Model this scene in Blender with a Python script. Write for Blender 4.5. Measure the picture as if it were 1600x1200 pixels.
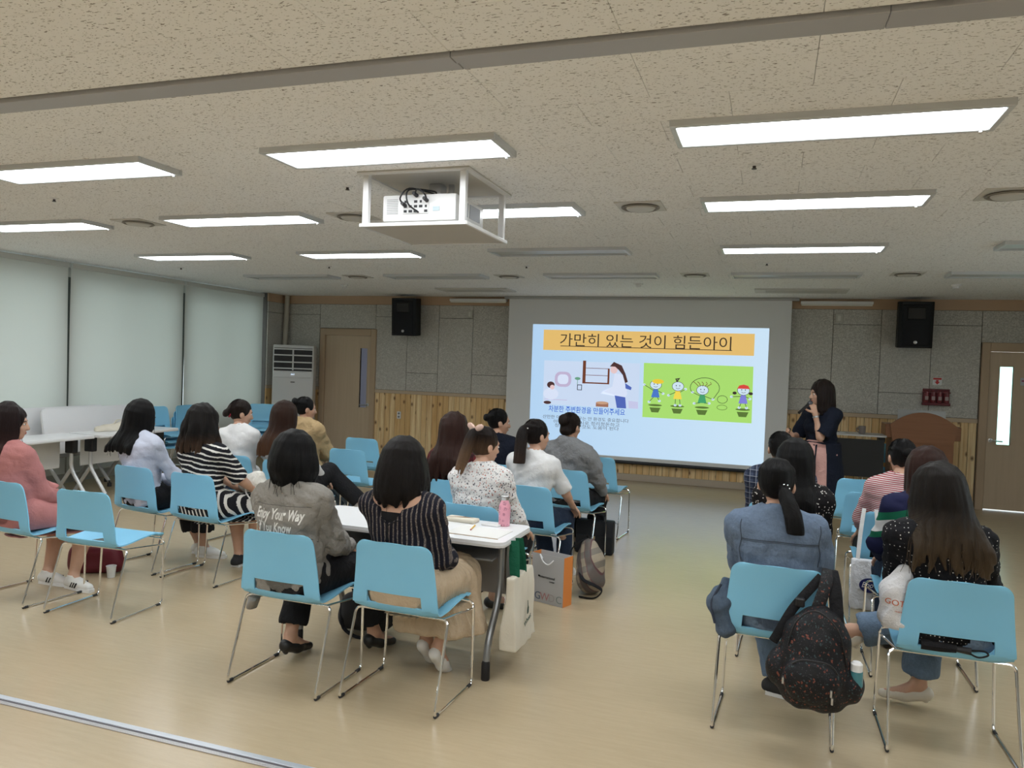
import bpy, bmesh, math, random
import numpy as np
from mathutils import Vector, Matrix
from mathutils.bvhtree import BVHTree
PI = math.pi
for o in list(bpy.data.objects): bpy.data.objects.remove(o, do_unlink=True)
SC = bpy.context.scene
COL = SC.collection

# ---------------------------------------------------------------- camera
CAM_H = 1.6686
AX = ((0.9465768, 0.0419842, -0.3197337), (0.3204647, -0.0118398, 0.9471864), (0.0359813, -0.9990481, -0.0246618))
cam_data = bpy.data.cameras.new('camera'); cam = bpy.data.objects.new('camera', cam_data); COL.objects.link(cam)
right = Vector((AX[0][0], AX[1][0], AX[2][0])); down = Vector((AX[0][1], AX[1][1], AX[2][1])); fwd = Vector((AX[0][2], AX[1][2], AX[2][2]))
cam.matrix_world = Matrix(((right.x, -down.x, -fwd.x, 0), (right.y, -down.y, -fwd.y, 0), (right.z, -down.z, -fwd.z, CAM_H), (0, 0, 0, 1)))
cam_data.sensor_width = 36.0; cam_data.lens = 27.0; cam_data.clip_start = 0.05; cam_data.clip_end = 200
SC.camera = cam
# ---------------------------------------------------------------- world, exposure
world = bpy.data.worlds.new('daylight'); SC.world = world; world.use_nodes = True
world.node_tree.nodes['Background'].inputs[0].default_value = (0.82, 0.94, 1.0, 1)
world.node_tree.nodes['Background'].inputs[1].default_value = 2.4
SC.view_settings.view_transform = 'Standard'; SC.view_settings.look = 'None'
SC.view_settings.gamma = 1.0; SC.view_settings.use_curve_mapping = False
SC.view_settings.exposure = 0.0
LAMP = 14.6            # radiance of a lit ceiling panel
YB = 11.505; ZC = 2.74; XL = -8.30; XR = 4.9; YR = -4.2   # back wall, ceiling, left, right, rear

# ---------------------------------------------------------------- helpers
def tag(o, label=None, cat=None, group=None, kind=None):
    if label: o['label'] = label
    if cat: o['category'] = cat
    if group: o['group'] = group
    if kind: o['kind'] = kind
    return o
def empty(name, loc=(0, 0, 0), rz=0.0, label=None, cat=None, group=None, kind=None, parent=None):
    o = bpy.data.objects.new(name, None); COL.objects.link(o)
    o.location = loc; o.rotation_euler = (0, 0, rz); o.empty_display_size = 0.1
    if parent: o.parent = parent
    return tag(o, label, cat, group, kind)
def link(name, me, parent=None, loc=(0, 0, 0), rot=(0, 0, 0)):
    o = bpy.data.objects.new(name, me); COL.objects.link(o)
    o.location = loc; o.rotation_euler = rot
    if parent: o.parent = parent
    return o
def copy_tree(o, parent=None):
    c = o.copy(); COL.objects.link(c); c.parent = parent
    for ch in list(o.children): copy_tree(ch, c)
    return c
def T(loc=(0, 0, 0), rx=0, ry=0, rz=0):
    return Matrix.Translation(loc) @ Matrix.Rotation(rz, 4, 'Z') @ Matrix.Rotation(ry, 4, 'Y') @ Matrix.Rotation(rx, 4, 'X')
class MB:
    def __init__(s): s.v = []; s.f = []; s.m = []; s.mi = 0; s.mats = []
    def add(s, vs, fs, M=None):
        n = len(s.v)
        if M is not None: vs = [M @ Vector(p) for p in vs]
        s.v += [tuple(p) for p in vs]; s.f += [tuple(i + n for i in f) for f in fs]; s.m += [s.mi] * len(fs)
        return s
    def box(s, x0, x1, y0, y1, z0, z1, M=None, bev=0.0, seg=1):
        if bev <= 0:
            return s.add([(x0, y0, z0), (x1, y0, z0), (x1, y1, z0), (x0, y1, z0), (x0, y0, z1), (x1, y0, z1), (x1, y1, z1), (x0, y1, z1)],
                         [(0, 3, 2, 1), (4, 5, 6, 7), (0, 1, 5, 4), (1, 2, 6, 5), (2, 3, 7, 6), (3, 0, 4, 7)], M)
        bm = bmesh.new(); bmesh.ops.create_cube(bm, size=1)
        for v in bm.verts: v.co = Vector(((x0 + x1) / 2 + v.co.x * (x1 - x0), (y0 + y1) / 2 + v.co.y * (y1 - y0), (z0 + z1) / 2 + v.co.z * (z1 - z0)))
        bmesh.ops.bevel(bm, geom=list(bm.edges), offset=bev, segments=seg, affect='EDGES', profile=0.5)
        return s.addbm(bm, M)
    def addbm(s, bm, M=None):
        bm.verts.index_update()
        s.add([v.co.copy() for v in bm.verts], [[v.index for v in f.verts] for f in bm.faces], M); bm.free(); return s
    def tube(s, path, r, n=8, cap=True, M=None, closed=False, flat=None, ref=None):
        P = [Vector(p) for p in path]; m = len(P)
        R = list(r) if hasattr(r, '__len__') else [r] * m
        vs = []; fs = []; prev = None
        for i in range(m):
            if closed: t = P[(i + 1) % m] - P[i - 1]
            else: t = P[min(i + 1, m - 1)] - P[max(i - 1, 0)]
            t = t.normalized() if t.length > 1e-9 else Vector((0, 0, 1))
            if prev is None:
                a = Vector((0, 0, 1)) if abs(t.z) < 0.9 else Vector((1, 0, 0))
                u = t.cross(a).normalized()
                if ref is not None: u = Vector(ref); u = (u - t * u.dot(t)).normalized()
            else:
                u = (prev - t * prev.dot(t)); u = u.normalized() if u.length > 1e-6 else t.orthogonal().normalized()
            w = t.cross(u); prev = u
            for k in range(n):
                an = 2 * PI * k / n; ca, sa = math.cos(an), math.sin(an)
                if flat: ca *= flat[0]; sa *= flat[1]
                vs.append(P[i] + (u * ca + w * sa) * R[i])
        rng = m if closed else m - 1
        for i in range(rng):
            j = (i + 1) % m
            for k in range(n):
                k2 = (k + 1) % n; fs.append((i * n + k, i * n + k2, j * n + k2, j * n + k))
        if cap and not closed:
            fs.append(tuple(range(n - 1, -1, -1))); fs.append(tuple((m - 1) * n + k for k in range(n)))
        return s.add(vs, fs, M)
    def lathe(s, prof, n=16, M=None, cap=True):
        vs = []; fs = []; m = len(prof)
        for (r, z) in prof:
            for k in range(n): an = 2 * PI * k / n; vs.append((r * math.cos(an), r * math.sin(an), z))
        for i in range(m - 1):
            for k in range(n): k2 = (k + 1) % n; fs.append((i * n + k, i * n + k2, (i + 1) * n + k2, (i + 1) * n + k))
        if cap:
            fs.append(tuple(range(n - 1, -1, -1))); fs.append(tuple((m - 1) * n + k for k in range(n)))
        return s.add(vs, fs, M)
    def prism(s, poly, d0, d1, M=None):        # poly in xy, extruded along z
        n = len(poly)
        vs = [(x, y, d0) for x, y in poly] + [(x, y, d1) for x, y in poly]
        fs = [tuple(range(n - 1, -1, -1)), tuple(range(n, 2 * n))] + [(i, (i + 1) % n, n + (i + 1) % n, n + i) for i in range(n)]
        return s.add(vs, fs, M)
    def grid(s, rows, M=None, closed_u=False):
        nu = len(rows); nv = len(rows[0]); vs = [p for r in rows for p in r]; fs = []
        for i in range(nu if closed_u else nu - 1):
            i2 = (i + 1) % nu
            for j in range(nv - 1): fs.append((i * nv + j, i2 * nv + j, i2 * nv + j + 1, i * nv + j + 1))
        return s.add(vs, fs, M)
    def ball(s, c, r, M=None, n=12, m=8, rot=None):
        rr = r if hasattr(r, '__len__') else (r, r, r)
        vs = []; fs = []
        for i in range(m + 1):
            th = PI * i / m
            for k in range(n):
                an = 2 * PI * k / n; p = Vector((rr[0] * math.sin(th) * math.cos(an), rr[1] * math.sin(th) * math.sin(an), rr[2] * math.cos(th)))
                if rot: p = rot @ p
                vs.append(p + Vector(c))
        for i in range(m):
            for k in range(n): k2 = (k + 1) % n; fs.append((i * n + k, (i + 1) * n + k, (i + 1) * n + k2, i * n + k2))
        return s.add(vs, fs, M)
    def mesh(s, name, mat, smooth=True, angle=35):
        me = bpy.data.meshes.new(name); me.from_pydata(s.v, [], s.f); me.update()
        bm = bmesh.new(); bm.from_mesh(me); bmesh.ops.recalc_face_normals(bm, faces=bm.faces[:]); bm.to_mesh(me); bm.free()
        mats = mat if isinstance(mat, (list, tuple)) else [mat]
        for q in mats: me.materials.append(q)
        if len(mats) > 1: me.polygons.foreach_set('material_index', s.m)
        if smooth:
            me.polygons.foreach_set('use_smooth', [True] * len(me.polygons)); me.set_sharp_from_angle(angle=math.radians(angle))
        return me
    def build(s, name, mat, parent=None, loc=(0, 0, 0), rot=(0, 0, 0), smooth=True, angle=35):
        return link(name, s.mesh(name, mat, smooth, angle), parent, loc, rot)
def arc(c, r, a0, a1, n, plane='xy'):
    out = []
    for i in range(n + 1):
        a = a0 + (a1 - a0) * i / n; x, y = r * math.cos(a), r * math.sin(a)
        out.append((c[0] + x, c[1] + y) if plane == 'xy' else None)
    return out
def rrect(w, h, r, n=4, cx=0, cy=0):
    p = []
    for sx, sy, a in ((1, 1, 0), (-1, 1, 90), (-1, -1, 180), (1, -1, 270)):
        for i in range(n + 1):
            an = math.radians(a + 90 * i / n); p.append((cx + sx * (w / 2 - r) + r * math.cos(an), cy + sy * (h / 2 - r) + r * math.sin(an)))
    return p
def smooth_path(pts, n=6):
    P = [Vector(p) for p in pts]; out = []
    for i in range(len(P) - 1):
        a = P[max(i - 1, 0)]; b = P[i]; c = P[i + 1]; d = P[min(i + 2, len(P) - 1)]
        for k in range(n):
            t = k / n
            out.append(0.5 * ((2 * b) + (c - a) * t + (2 * a - 5 * b + 4 * c - d) * t * t + (3 * b - a - 3 * c + d) * t ** 3))
    out.append(P[-1]); return out
def round_path(pts, r, n=4):                # polyline with filleted corners
    P = [Vector(p) for p in pts]; out = [P[0]]
    for i in range(1, len(P) - 1):
        a, b, c = P[i - 1], P[i], P[i + 1]; u = (a - b); v = (c - b)
        q = min(r, u.length * .49, v.length * .49); p0 = b + u.normalized() * q; p1 = b + v.normalized() * q
        for k in range(n + 1):
            t = k / n; out.append(p0 * (1 - t) ** 2 + b * 2 * t * (1 - t) + p1 * t * t)
    out.append(P[-1]); return out

# ---------------------------------------------------------------- materials
class NT:
    def __init__(s, name):
        s.mat = bpy.data.materials.new(name); s.mat.use_nodes = True; s.t = s.mat.node_tree; s.n = s.t.nodes; s.l = s.t.links
        s.b = s.n['Principled BSDF']; s.out = s.n['Material Output']
    def put(s, sock, val):
        if isinstance(val, bpy.types.NodeSocket): s.l.new(val, sock)
        elif val is not None:
            try: sock.default_value = val
            except Exception:
                sock.default_value = (val[0], val[1], val[2], 1) if hasattr(val, '__len__') else (val,) * 3
    def coord(s, which='Object'):
        return s.n.new('ShaderNodeTexCoord').outputs[which]
    def geo(s, which='Position'): return s.n.new('ShaderNodeNewGeometry').outputs[which]
    def rnd(s): return s.n.new('ShaderNodeObjectInfo').outputs['Random']
    def attr(s, name):
        a = s.n.new('ShaderNodeAttribute'); a.attribute_name = name; return a.outputs['Vector']
    def sep(s, v):
        q = s.n.new('ShaderNodeSeparateXYZ'); s.put(q.inputs[0], v); return q.outputs
    def comb(s, x, y, z):
        q = s.n.new('ShaderNodeCombineXYZ')
        for i, a in enumerate((x, y, z)): s.put(q.inputs[i], a)
        return q.outputs[0]
    def m(s, op, a, b=0.0, c=0.0):
        q = s.n.new('ShaderNodeMath'); q.operation = op
        for i, x in enumerate((a, b, c)): s.put(q.inputs[i], x)
        return q.outputs[0]
    def vm(s, op, a, b):
        q = s.n.new('ShaderNodeVectorMath'); q.operation = op; s.put(q.inputs[0], a); s.put(q.inputs[1], b); return q.outputs[0]
    def scale(s, v, sc): return s.vm('MULTIPLY', v, sc)
    def noise(s, v, scale, detail=2.0, rough=0.5, out=0):
        q = s.n.new('ShaderNodeTexNoise'); s.put(q.inputs['Vector'], v); q.inputs['Scale'].default_value = scale
        q.inputs['Detail'].default_value = detail; q.inputs['Roughness'].default_value = rough; return q.outputs[out]
    def vor(s, v, scale, out='Distance', rand=1.0, feature='F1', dim='3D'):
        q = s.n.new('ShaderNodeTexVoronoi'); q.voronoi_dimensions = dim; q.feature = feature; s.put(q.inputs['Vector'], v); q.inputs['Scale'].default_value = scale
        q.inputs['Randomness'].default_value = rand; return q.outputs[out]
    def ramp(s, f, stops, interp='LINEAR'):
        q = s.n.new('ShaderNodeValToRGB'); q.color_ramp.interpolation = interp; e = q.color_ramp.elements
        while len(e) < len(stops): e.new(0.5)
        for i, (p, c) in enumerate(stops):
            e[i].position = p; e[i].color = (c[0], c[1], c[2], 1) if hasattr(c, '__len__') else (c, c, c, 1)
        s.put(q.inputs[0], f); return q.outputs[0]
    def mix(s, f, a, b, mode='MIX'):
        q = s.n.new('ShaderNodeMix'); q.data_type = 'RGBA'; q.blend_type = mode
        s.put(q.inputs[0], f); s.put(q.inputs[6], a if isinstance(a, bpy.types.NodeSocket) else (*a, 1)); s.put(q.inputs[7], b if isinstance(b, bpy.types.NodeSocket) else (*b, 1))
        return q.outputs[2]
    def bump(s, h, strength=0.3, dist=0.01):
        q = s.n.new('ShaderNodeBump'); q.inputs['Strength'].default_value = strength; q.inputs['Distance'].default_value = dist
        s.put(q.inputs['Height'], h); s.l.new(q.outputs[0], s.b.inputs['Normal'])
    def fin(s, col=None, rough=0.5, metal=0.0, spec=0.5):
        s.put(s.b.inputs['Base Color'], col if isinstance(col, bpy.types.NodeSocket) else (*col, 1))
        s.put(s.b.inputs['Roughness'], rough); s.put(s.b.inputs['Metallic'], metal); s.b.inputs['Specular IOR Level'].default_value = spec
        return s.mat
def srgb(r, g, b):
    f = lambda c: (c / 255 / 12.92) if c / 255 <= 0.04045 else ((c / 255 + 0.055) / 1.055) ** 2.4
    return (f(r), f(g), f(b))
_pm = {}
def plain(name, col, rough=0.5, metal=0.0, spec=0.5, bump=None, vary=0.0):
    if name in _pm: return _pm[name]
    t = NT(name); c = col
    if vary: c = t.mix(t.noise(t.coord(), 14, 3), tuple(x * (1 - vary) for x in col), tuple(min(1, x * (1 + vary)) for x in col))
    if bump: t.bump(t.noise(t.coord(), bump[0], 3), bump[1], bump[2] if len(bump) > 2 else 0.005)
    _pm[name] = t.fin(c, rough, metal, spec); return _pm[name]
def emit(name, col, strength):
    if name in _pm: return _pm[name]
    t = NT(name); t.b.inputs['Base Color'].default_value = (*[min(1, x) * .25 for x in col], 1)
    t.b.inputs['Emission Color'].default_value = (*col, 1); t.b.inputs['Emission Strength'].default_value = strength
    t.b.inputs['Roughness'].default_value = .8; t.b.inputs['Specular IOR Level'].default_value = .1
    _pm[name] = t.mat; return t.mat
random.seed(7)
chrome = plain('chrome', (.88, .88, .88), .10, 1.0)
steel = plain('steel', (.55, .55, .56), .32, 1.0)
alu = plain('aluminium', (.62, .62, .63), .38, .9)
grey_metal = plain('grey_metal', (.30, .31, .32), .4, .4)
black_plastic = plain('black_plastic', (.012, .012, .014), .45, 0, .4)
dark_rubber = plain('dark_rubber', (.03, .03, .032), .7)
white_plastic = plain('white_plastic', (.78, .78, .78), .35)
white_matte = plain('white_matte', (.74, .74, .72), .6)
# ================================================================ room shell
def floor_mat():
    t = NT('vinyl_floor'); p = t.coord()
    s1 = t.noise(t.scale(p, (.9, 9, 1)), 5, 5, .65); s2 = t.noise(t.scale(p, (3, 42, 1)), 6, 3, .6)
    pl = t.noise(p, .45, 2)
    c = t.mix(s1, srgb(171, 154, 124), srgb(190, 172, 142))
    c = t.mix(t.ramp(s2, [(.56, 0), (.74, .45)]), c, srgb(165, 147, 118))
    c = t.mix(t.m('MULTIPLY', pl, .22), c, srgb(190, 171, 146))
    t.bump(s1, .04, .004)
    return t.fin(c, t.m('MULTIPLY_ADD', s1, .14, .17), 0, .5)
MB().box(XL, XR, YR, YB + .1, -.12, 0).build('floor', floor_mat(), smooth=False)['kind'] = 'structure'

def ceil_tile_mat():
    t = NT('fissured_ceiling_tile'); p = t.geo()
    w = t.noise(p, 6, 2, .5, 1)
    q = t.vm('ADD', t.scale(p, (1, 2.7, 1)), t.scale(w, (.07, .07, .07)))
    f1 = t.ramp(t.noise(q, 44, 2.0, .5), [(.335, 1), (.36, 0)])
    f2 = t.ramp(t.noise(t.scale(p, (1, 1.7, 1)), 80, 1.5, .5), [(.31, 1), (.345, 0)])
    f = t.m('MAXIMUM', f1, t.m('MULTIPLY', f2, .7))
    b = t.mix(t.noise(p, 1.7, 2), (.90, .895, .885), (.94, .935, .925))
    b = t.mix(t.m('MULTIPLY', t.rnd(), .25), b, (.93, .93, .93))
    c = t.mix(t.m('MULTIPLY', f, .82), b, (.22, .19, .17))
    t.bump(t.m('SUBTRACT', 1.0, f), .5, .004)
    return t.fin(c, .9, 0, .1)
ct = ceil_tile_mat()
ceiling = MB().box(XL, XR, YR, YB + .1, ZC + .012, ZC + .12).build('ceiling', plain('ceiling_joint', (.16, .145, .13), .9), smooth=False)
ceiling['kind'] = 'structure'
def chamfer_tile(w, d, h, c):
    a = w / 2; b = d / 2
    return MB().add([(-a, -b, 0), (a, -b, 0), (a, b, 0), (-a, b, 0), (-a, -b, -h + c), (a, -b, -h + c), (a, b, -h + c), (-a, b, -h + c),
                     (-a + c, -b + c, -h), (a - c, -b + c, -h), (a - c, b - c, -h), (-a + c, b - c, -h)],
                    [(0, 1, 2, 3), (4, 5, 1, 0), (5, 6, 2, 1), (6, 7, 3, 2), (7, 4, 0, 3), (8, 9, 5, 4), (9, 10, 6, 5), (10, 11, 7, 6), (11, 8, 4, 7), (11, 10, 9, 8)])
tw, td = .600, .300
tile_me = chamfer_tile(tw - .0016, td - .0016, .014, .0014).mesh('ceiling_tile', ct, False)
spots = []
r = 0; y = 1.08 + .02; halves = []
while y < YB + .1:
    x = XL + (.3 if r % 2 else 0) + .3
    if r % 2: halves.append(y)
    if not (2.35 < y < 2.72): spots.append((x, y, r))
    k = x
    while k + tw < XR + .2:
        k += tw
        if not (2.35 < y < 2.72): spots.append((k, y, r))
    y += td; r += 1
def seen(p):
    d = Vector((p[0], p[1], ZC - CAM_H)); z = d.dot(fwd)
    if z < .6: return None
    u = 800 + 1200 * d.dot(right) / z; v = 600 + 1200 * d.dot(down) / z
    return z if (-140 < u < 1740 and -120 < v) else None
vis = sorted([(seen(s), s) for s in spots if seen(s) is not None])
near = set(s for _, s in vis[:300])
rest = MB()
for s in spots:
    if s[0] - tw / 2 < XL - .31 or s[0] + tw / 2 > XR + .31: continue
    if s in near: link('ceiling_tile', tile_me, ceiling, (s[0], s[1], ZC + .014))
    else: rest.add([v.co.copy() for v in tile_me.vertices], [tuple(p.vertices) for p in tile_me.polygons], T((s[0], s[1], ZC + .014)))
for iy in range(18):                                    # tiles behind the viewpoint
    y = 1.10 - .3 * (iy + 1)
    for ix in range(22): rest.add([v.co.copy() for v in tile_me.vertices], [tuple(p.vertices) for p in tile_me.polygons], T((XL + .3 + ix * .6 + (.3 if iy % 2 == 0 else 0), y, ZC + .014)))
for y in halves:
    if not (2.35 < y < 2.72): rest.box(XL, XL + .2995, y - .149, y + .149, ZC, ZC + .013)
for ix in range(22): rest.box(XL + ix * .6 + .001, XL + ix * .6 + .599, 2.592, 2.749, ZC, ZC + .013)      # cut row beside the track
q = rest.build('ceiling_tile_field', ct, ceiling, smooth=False); q['kind'] = 'stuff'

track = empty('trim_1', (0, 2.525, ZC), kind='structure')
tm = plain('track_grey', (.44, .44, .46), .5, .1)
for i, (a, b) in enumerate(((XL, -1.10), (-1.098, .28), (.282, XR))):
    MB().box(a, b, -.066, -.006, -.016, .012, bev=.002).box(a, b, .004, .064, -.010, .012, bev=.002).build('track_profile', tm, track)
MB().box(XL, XR, -.006, .004, .0, .012).build('track_slot', black_plastic, track)

rail = empty('trim_2', (0, 2.645, 0), kind='structure')
MB().box(XL, XR, .006, .036, 0, .006, bev=.001).build('rail_flange', plain('rail_light', (.62, .65, .70), .35, .5), rail)
MB().box(XL, XR, -.008, .006, 0, .0025).build('rail_groove', plain('rail_groove', (.10, .09, .10), .6), rail)
for i in range(3): MB().box(XL, XR, -.030 + i * .0075, -.0245 + i * .0075, 0, .0055, bev=.001).build('rail_rib', plain('rail_rib', (.50, .49, .50), .35, .6), rail)

# ---------------- walls
wall_paint = plain('wall_paint', (.42, .41, .37), .85)
frame_wood = plain('door_frame_laminate', srgb(186, 164, 138), .55, 0, .3, (60, .1, .002))
dark_wall = plain('wall_core', (.10, .09, .08), .9)
wb = MB()
for a, b, z0, z1 in ((XL - .15, -7.30, 0, ZC), (-7.30, -6.37, 2.09, ZC), (-6.37, 2.66, 0, ZC), (2.66, 3.62, 2.09, ZC), (3.62, XR + .15, 0, ZC)): wb.box(a, b, YB, YB + .14, z0, z1)
wall_back = wb.build('wall_back', dark_wall, smooth=False); wall_back['kind'] = 'structure'
def panel_mat():
    t = NT('wood_wool_panel'); p = t.geo()
    n1 = t.noise(p, 70, 3, .7); n2 = t.noise(t.scale(p, (1, 1, 2)), 28, 4, .7)
    c = t.mix(t.ramp(n1, [(.30, 0), (.70, 1)]), (.36, .35, .32), (.74, .72, .67))
    c = t.mix(t.ramp(n2, [(.35, .5), (.55, 0)]), c, (.34, .325, .29))
    c = t.mix(t.m('MULTIPLY', t.rnd(), .3), c, (.62, .60, .56))
    t.bump(n1, .6, .004)
    return t.fin(c, .95, 0, .1)
pm = panel_mat()
def wpanel(x0, x1, z0, z1, y=YB, parent=None):
    g = .003
    return MB().box(x0 + g, x1 - g, y - .024, y, z0 + g, z1 - g, bev=.003).build('acoustic_panel', pm, parent or wall_back)
ZR, ZT = 1.18, 2.60
cols = [(-8.12, -7.40, 2.42), (-6.32, -5.73, 2.40), (-5.73, -5.165, 1.48), (-5.165, -4.57, 2.39), (-4.57, -3.96, 1.49), (-3.96, -3.36, 2.4), (-3.36, -2.76, 1.48),
        (-2.76, -2.16, 2.4), (-2.16, -1.56, 1.48), (-1.56, -.96, 2.4), (-.96, -.4, 1.48), (-.4, .19, 2.4), (.19, .775, 1.48), (.775, 1.38, 2.39), (1.38, 1.995, 1.48), (1.995, 2.575, 2.40), (3.70, 4.30, 1.48), (4.30, XR, 2.4)]
for a, b, zj in cols:
    wpanel(a, b, ZR, zj); wpanel(a, b, zj, ZT)
wpanel(-7.40, -6.32, 2.19, ZT); wpanel(2.575, 3.70, 2.18, ZT)
trim_m = plain('dado_rail', srgb(196, 176, 152), .6, 0, .3)
crown_m = plain('crown_board', srgb(196, 166, 138), .6, 0, .3)
def strim(n, x0, x1, y0, y1, z0, z1, m, bev=.003):
    o = MB().box(x0, x1, y0, y1, z0, z1, bev=bev).build('trim_%d' % n, m); o['kind'] = 'structure'; return o
strim(3, -8.12, XR, YB - .034, YB, ZT, ZC + .012, crown_m)
strim(4, -8.12, -7.40, YB - .040, YB, 1.125, ZR, trim_m); strim(5, -6.31, 2.575, YB - .040, YB, 1.125, ZR, trim_m); strim(6, 3.71, XR, YB - .04, YB, 1.125, ZR, trim_m)
bbm = plain('baseboard_grey', srgb(186, 172, 154), .5)
for i, (a, b) in enumerate(((-8.12, -7.40), (-6.31, 2.575), (3.71, XR))):
    o = MB().box(a, b, YB - .03, YB, 0, .10, bev=.003).build('baseboard_back' + ('', '_middle', '_right')[i], bbm); o['kind'] = 'structure'
def plank_mat():
    t = NT('knotty_pine'); p = t.coord(); r = t.rnd()
    off = t.comb(t.m('MULTIPLY', r, 37.0), t.m('MULTIPLY', r, 91.0), t.m('MULTIPLY', r, 53.0))
    q = t.vm('ADD', p, off)
    g = t.noise(t.scale(q, (40, 40, 1.6)), 1.0, 4, .6)
    base = t.mix(r, srgb(250, 228, 182), srgb(226, 188, 130))
    c = t.mix(t.ramp(g, [(.38, 0), (.68, .75)]), base, srgb(206, 160, 102))
    qs = t.sep(q); k = t.vor(t.comb(t.m('MULTIPLY', qs[0], 1.2), t.m('MULTIPLY', qs[2], .75), 0.0), 3.7, 'Distance', 1.0, dim='2D')
    kr = t.ramp(k, [(.035, 1), (.075, .5), (.125, 0)])
    c = t.mix(t.m('MULTIPLY', kr, .85), c, srgb(110, 64, 34))
    t.bump(g, .08, .003)
    return t.fin(c, .42, 0, .35)
plm = plank_mat()
pw = .0965
def plank_mesh(w):
    h = 1.03; a = w / 2 - .0022; c = .008
    pr = [(-a, 0), (-a, -.010), (-a + c, -.016), (a - c, -.016), (a, -.010), (a, 0)]
    return MB().prism([(x, y) for x, y in pr], 0, h).mesh('pine_plank', plm, False)
pk = plank_mesh(pw)
def planks(x0, x1):
    n = max(1, int(round((x1 - x0) / pw))); s = (x1 - x0) / n
    for i in range(n):
        o = link('pine_plank', pk, wall_back, (x0 + s * (i + .5), YB, .10)); o.scale = (s / pw, 1, 1)
planks(-8.12, -7.40); planks(-6.31, 2.575); planks(3.71, XR)

# left wall: pier at the corner + window band behind the blinds
wl = MB()
wl.box(XL - .15, XL, YR, YB, 0, .72); wl.box(XL - .15, XL, YR, YB, 2.55, ZC + .1); wl.box(XL - .15, XL, YR, 3.2, .72, 2.55); wl.box(XL - .15, XL, 10.9, YB, .72, 2.55)
for i, ys in enumerate((5.23, 7.165, 9.095)):
    o = MB().box(XL - .15, XL + .105, ys - .06, ys + .06, .72, 2.55).build('trim_%d' % (7 + i), plain('gap_blocker_dark', (.05, .06, .05), .8), smooth=False); o['kind'] = 'structure'  # strips added behind the blind gaps, coloured dark to hide the window glow
wall_left = wl.build('wall_left', wall_paint, smooth=False); wall_left['kind'] = 'structure'
pier = MB().box(XL, -8.12, 10.98, YB, 0, ZC).build('wall_left_pier', dark_wall, smooth=False); pier['kind'] = 'structure'
for (z0, z1) in ((ZR, 2.42), (2.42, ZT)):
    MB().box(-8.12, -8.10, 10.985, YB - .026, z0 + .003, z1 - .003, bev=.003).build('acoustic_panel', pm, pier)
MB().box(-8.12, -8.09, 10.98, YB - .036, 1.125, ZR, bev=.003).build('dado_rail', trim_m, pier)
MB().box(-8.12, -8.09, 10.98, YB - .036, ZT, ZC - .001, bev=.003).build('crown_board', crown_m, pier)
for i in range(5):
    o = link('pine_plank', pk, pier, (-8.12, 11.03 + i * .0965, .10), (0, 0, PI / 2))
MB().box(-8.12, -8.095, 10.98, YB - .032, 0, .10, bev=.003).build('baseboard', bbm, pier)
# windows behind the blinds: frames and panes
glass = NT('window_glass'); glass.b.inputs['Transmission Weight'].default_value = 1; glass.b.inputs['IOR'].default_value = 1.05; glass_m = glass.fin((.95, 1, .98), .0)
for i in range(4):
    y0, y1 = ((3.2, 5.17), (5.29, 7.105), (7.225, 9.035), (9.155, 10.9))[i]
    w = empty('window_%d' % (i + 1), (XL - .07, (y0 + y1) / 2, .72), kind='structure'); hw = (y1 - y0) / 2
    fr = MB()
    for a, b, c, d in ((-hw, -hw + .05, 0, 1.83), (hw - .05, hw, 0, 1.83), (-.025, .025, 0, 1.83), (-hw, hw, 0, .05), (-hw, hw, 1.78, 1.83)): fr.box(-.03, .03, a, b, c, d)
    fr.build('window_frame', white_plastic, w, smooth=False)
    MB().box(-.004, .004, -hw + .03, hw - .03, .03, 1.8).build('pane', glass_m, w, smooth=False)
bl = NT('roller_blind_fabric'); pp = bl.coord()
wv = bl.noise(bl.scale(pp, (1, 1, 1)), 420, 1)
colr = bl.mix(wv, (.64, .655, .62), (.70, .71, .68)); bl.fin(colr, .8, 0, .15)
tr = bl.n.new('ShaderNodeBsdfTranslucent'); bl.put(tr.inputs[0], (.66, .70, .63, 1)); ms = bl.n.new('ShaderNodeMixShader'); ms.inputs[0].default_value = .2
bl.l.new(bl.b.outputs[0], ms.inputs[1]); bl.l.new(tr.outputs[0], ms.inputs[2]); bl.l.new(ms.outputs[0], bl.out.inputs[0])
bl_rail = plain('blind_rail', (.62, .63, .60), .5)
for i, (y0, y1, lab) in enumerate(((9.115, 10.93, 'pale grey-green roller blind nearest the air conditioner'), (7.185, 9.075, 'pale grey-green roller blind in the middle of the window row'),
                                 (5.25, 7.145, 'pale grey-green roller blind at the left edge behind the pink dress'), (3.3, 5.21, 'pale grey-green roller blind beyond the left edge of the picture'))):
    b = empty('roller_blind', (-8.17, (y0 + y1) / 2, .15), label=lab, cat='blind', group='roller blinds over the windows')
    L = y1 - y0; rows = []
    for a in range(33):
        yy = -L / 2 + L * a / 32; row = []
        for k in range(13):
            zz = 2.53 * k / 12; amp = .011 * (1 - (k / 12) ** 2)
            row.append((amp * (math.sin(yy * 4.2 + i * 2 + zz * .35) + .6 * math.sin(yy * 8.7 + 1.3 * i - .5 * zz)) + .012, yy + .006 * math.sin(zz * 2), zz))
        rows.append(row)
    MB().grid(rows).build('blind_fabric', bl.mat, b)
    MB().box(-.02, .035, -L / 2, L / 2, 2.51, 2.572, bev=.008, seg=2).build('head_rail', bl_rail, b)
    MB().tube([(.012, -L / 2, 0), (.012, L / 2, 0)], .012, 8).build('bottom_bar', bl_rail, b)

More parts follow.
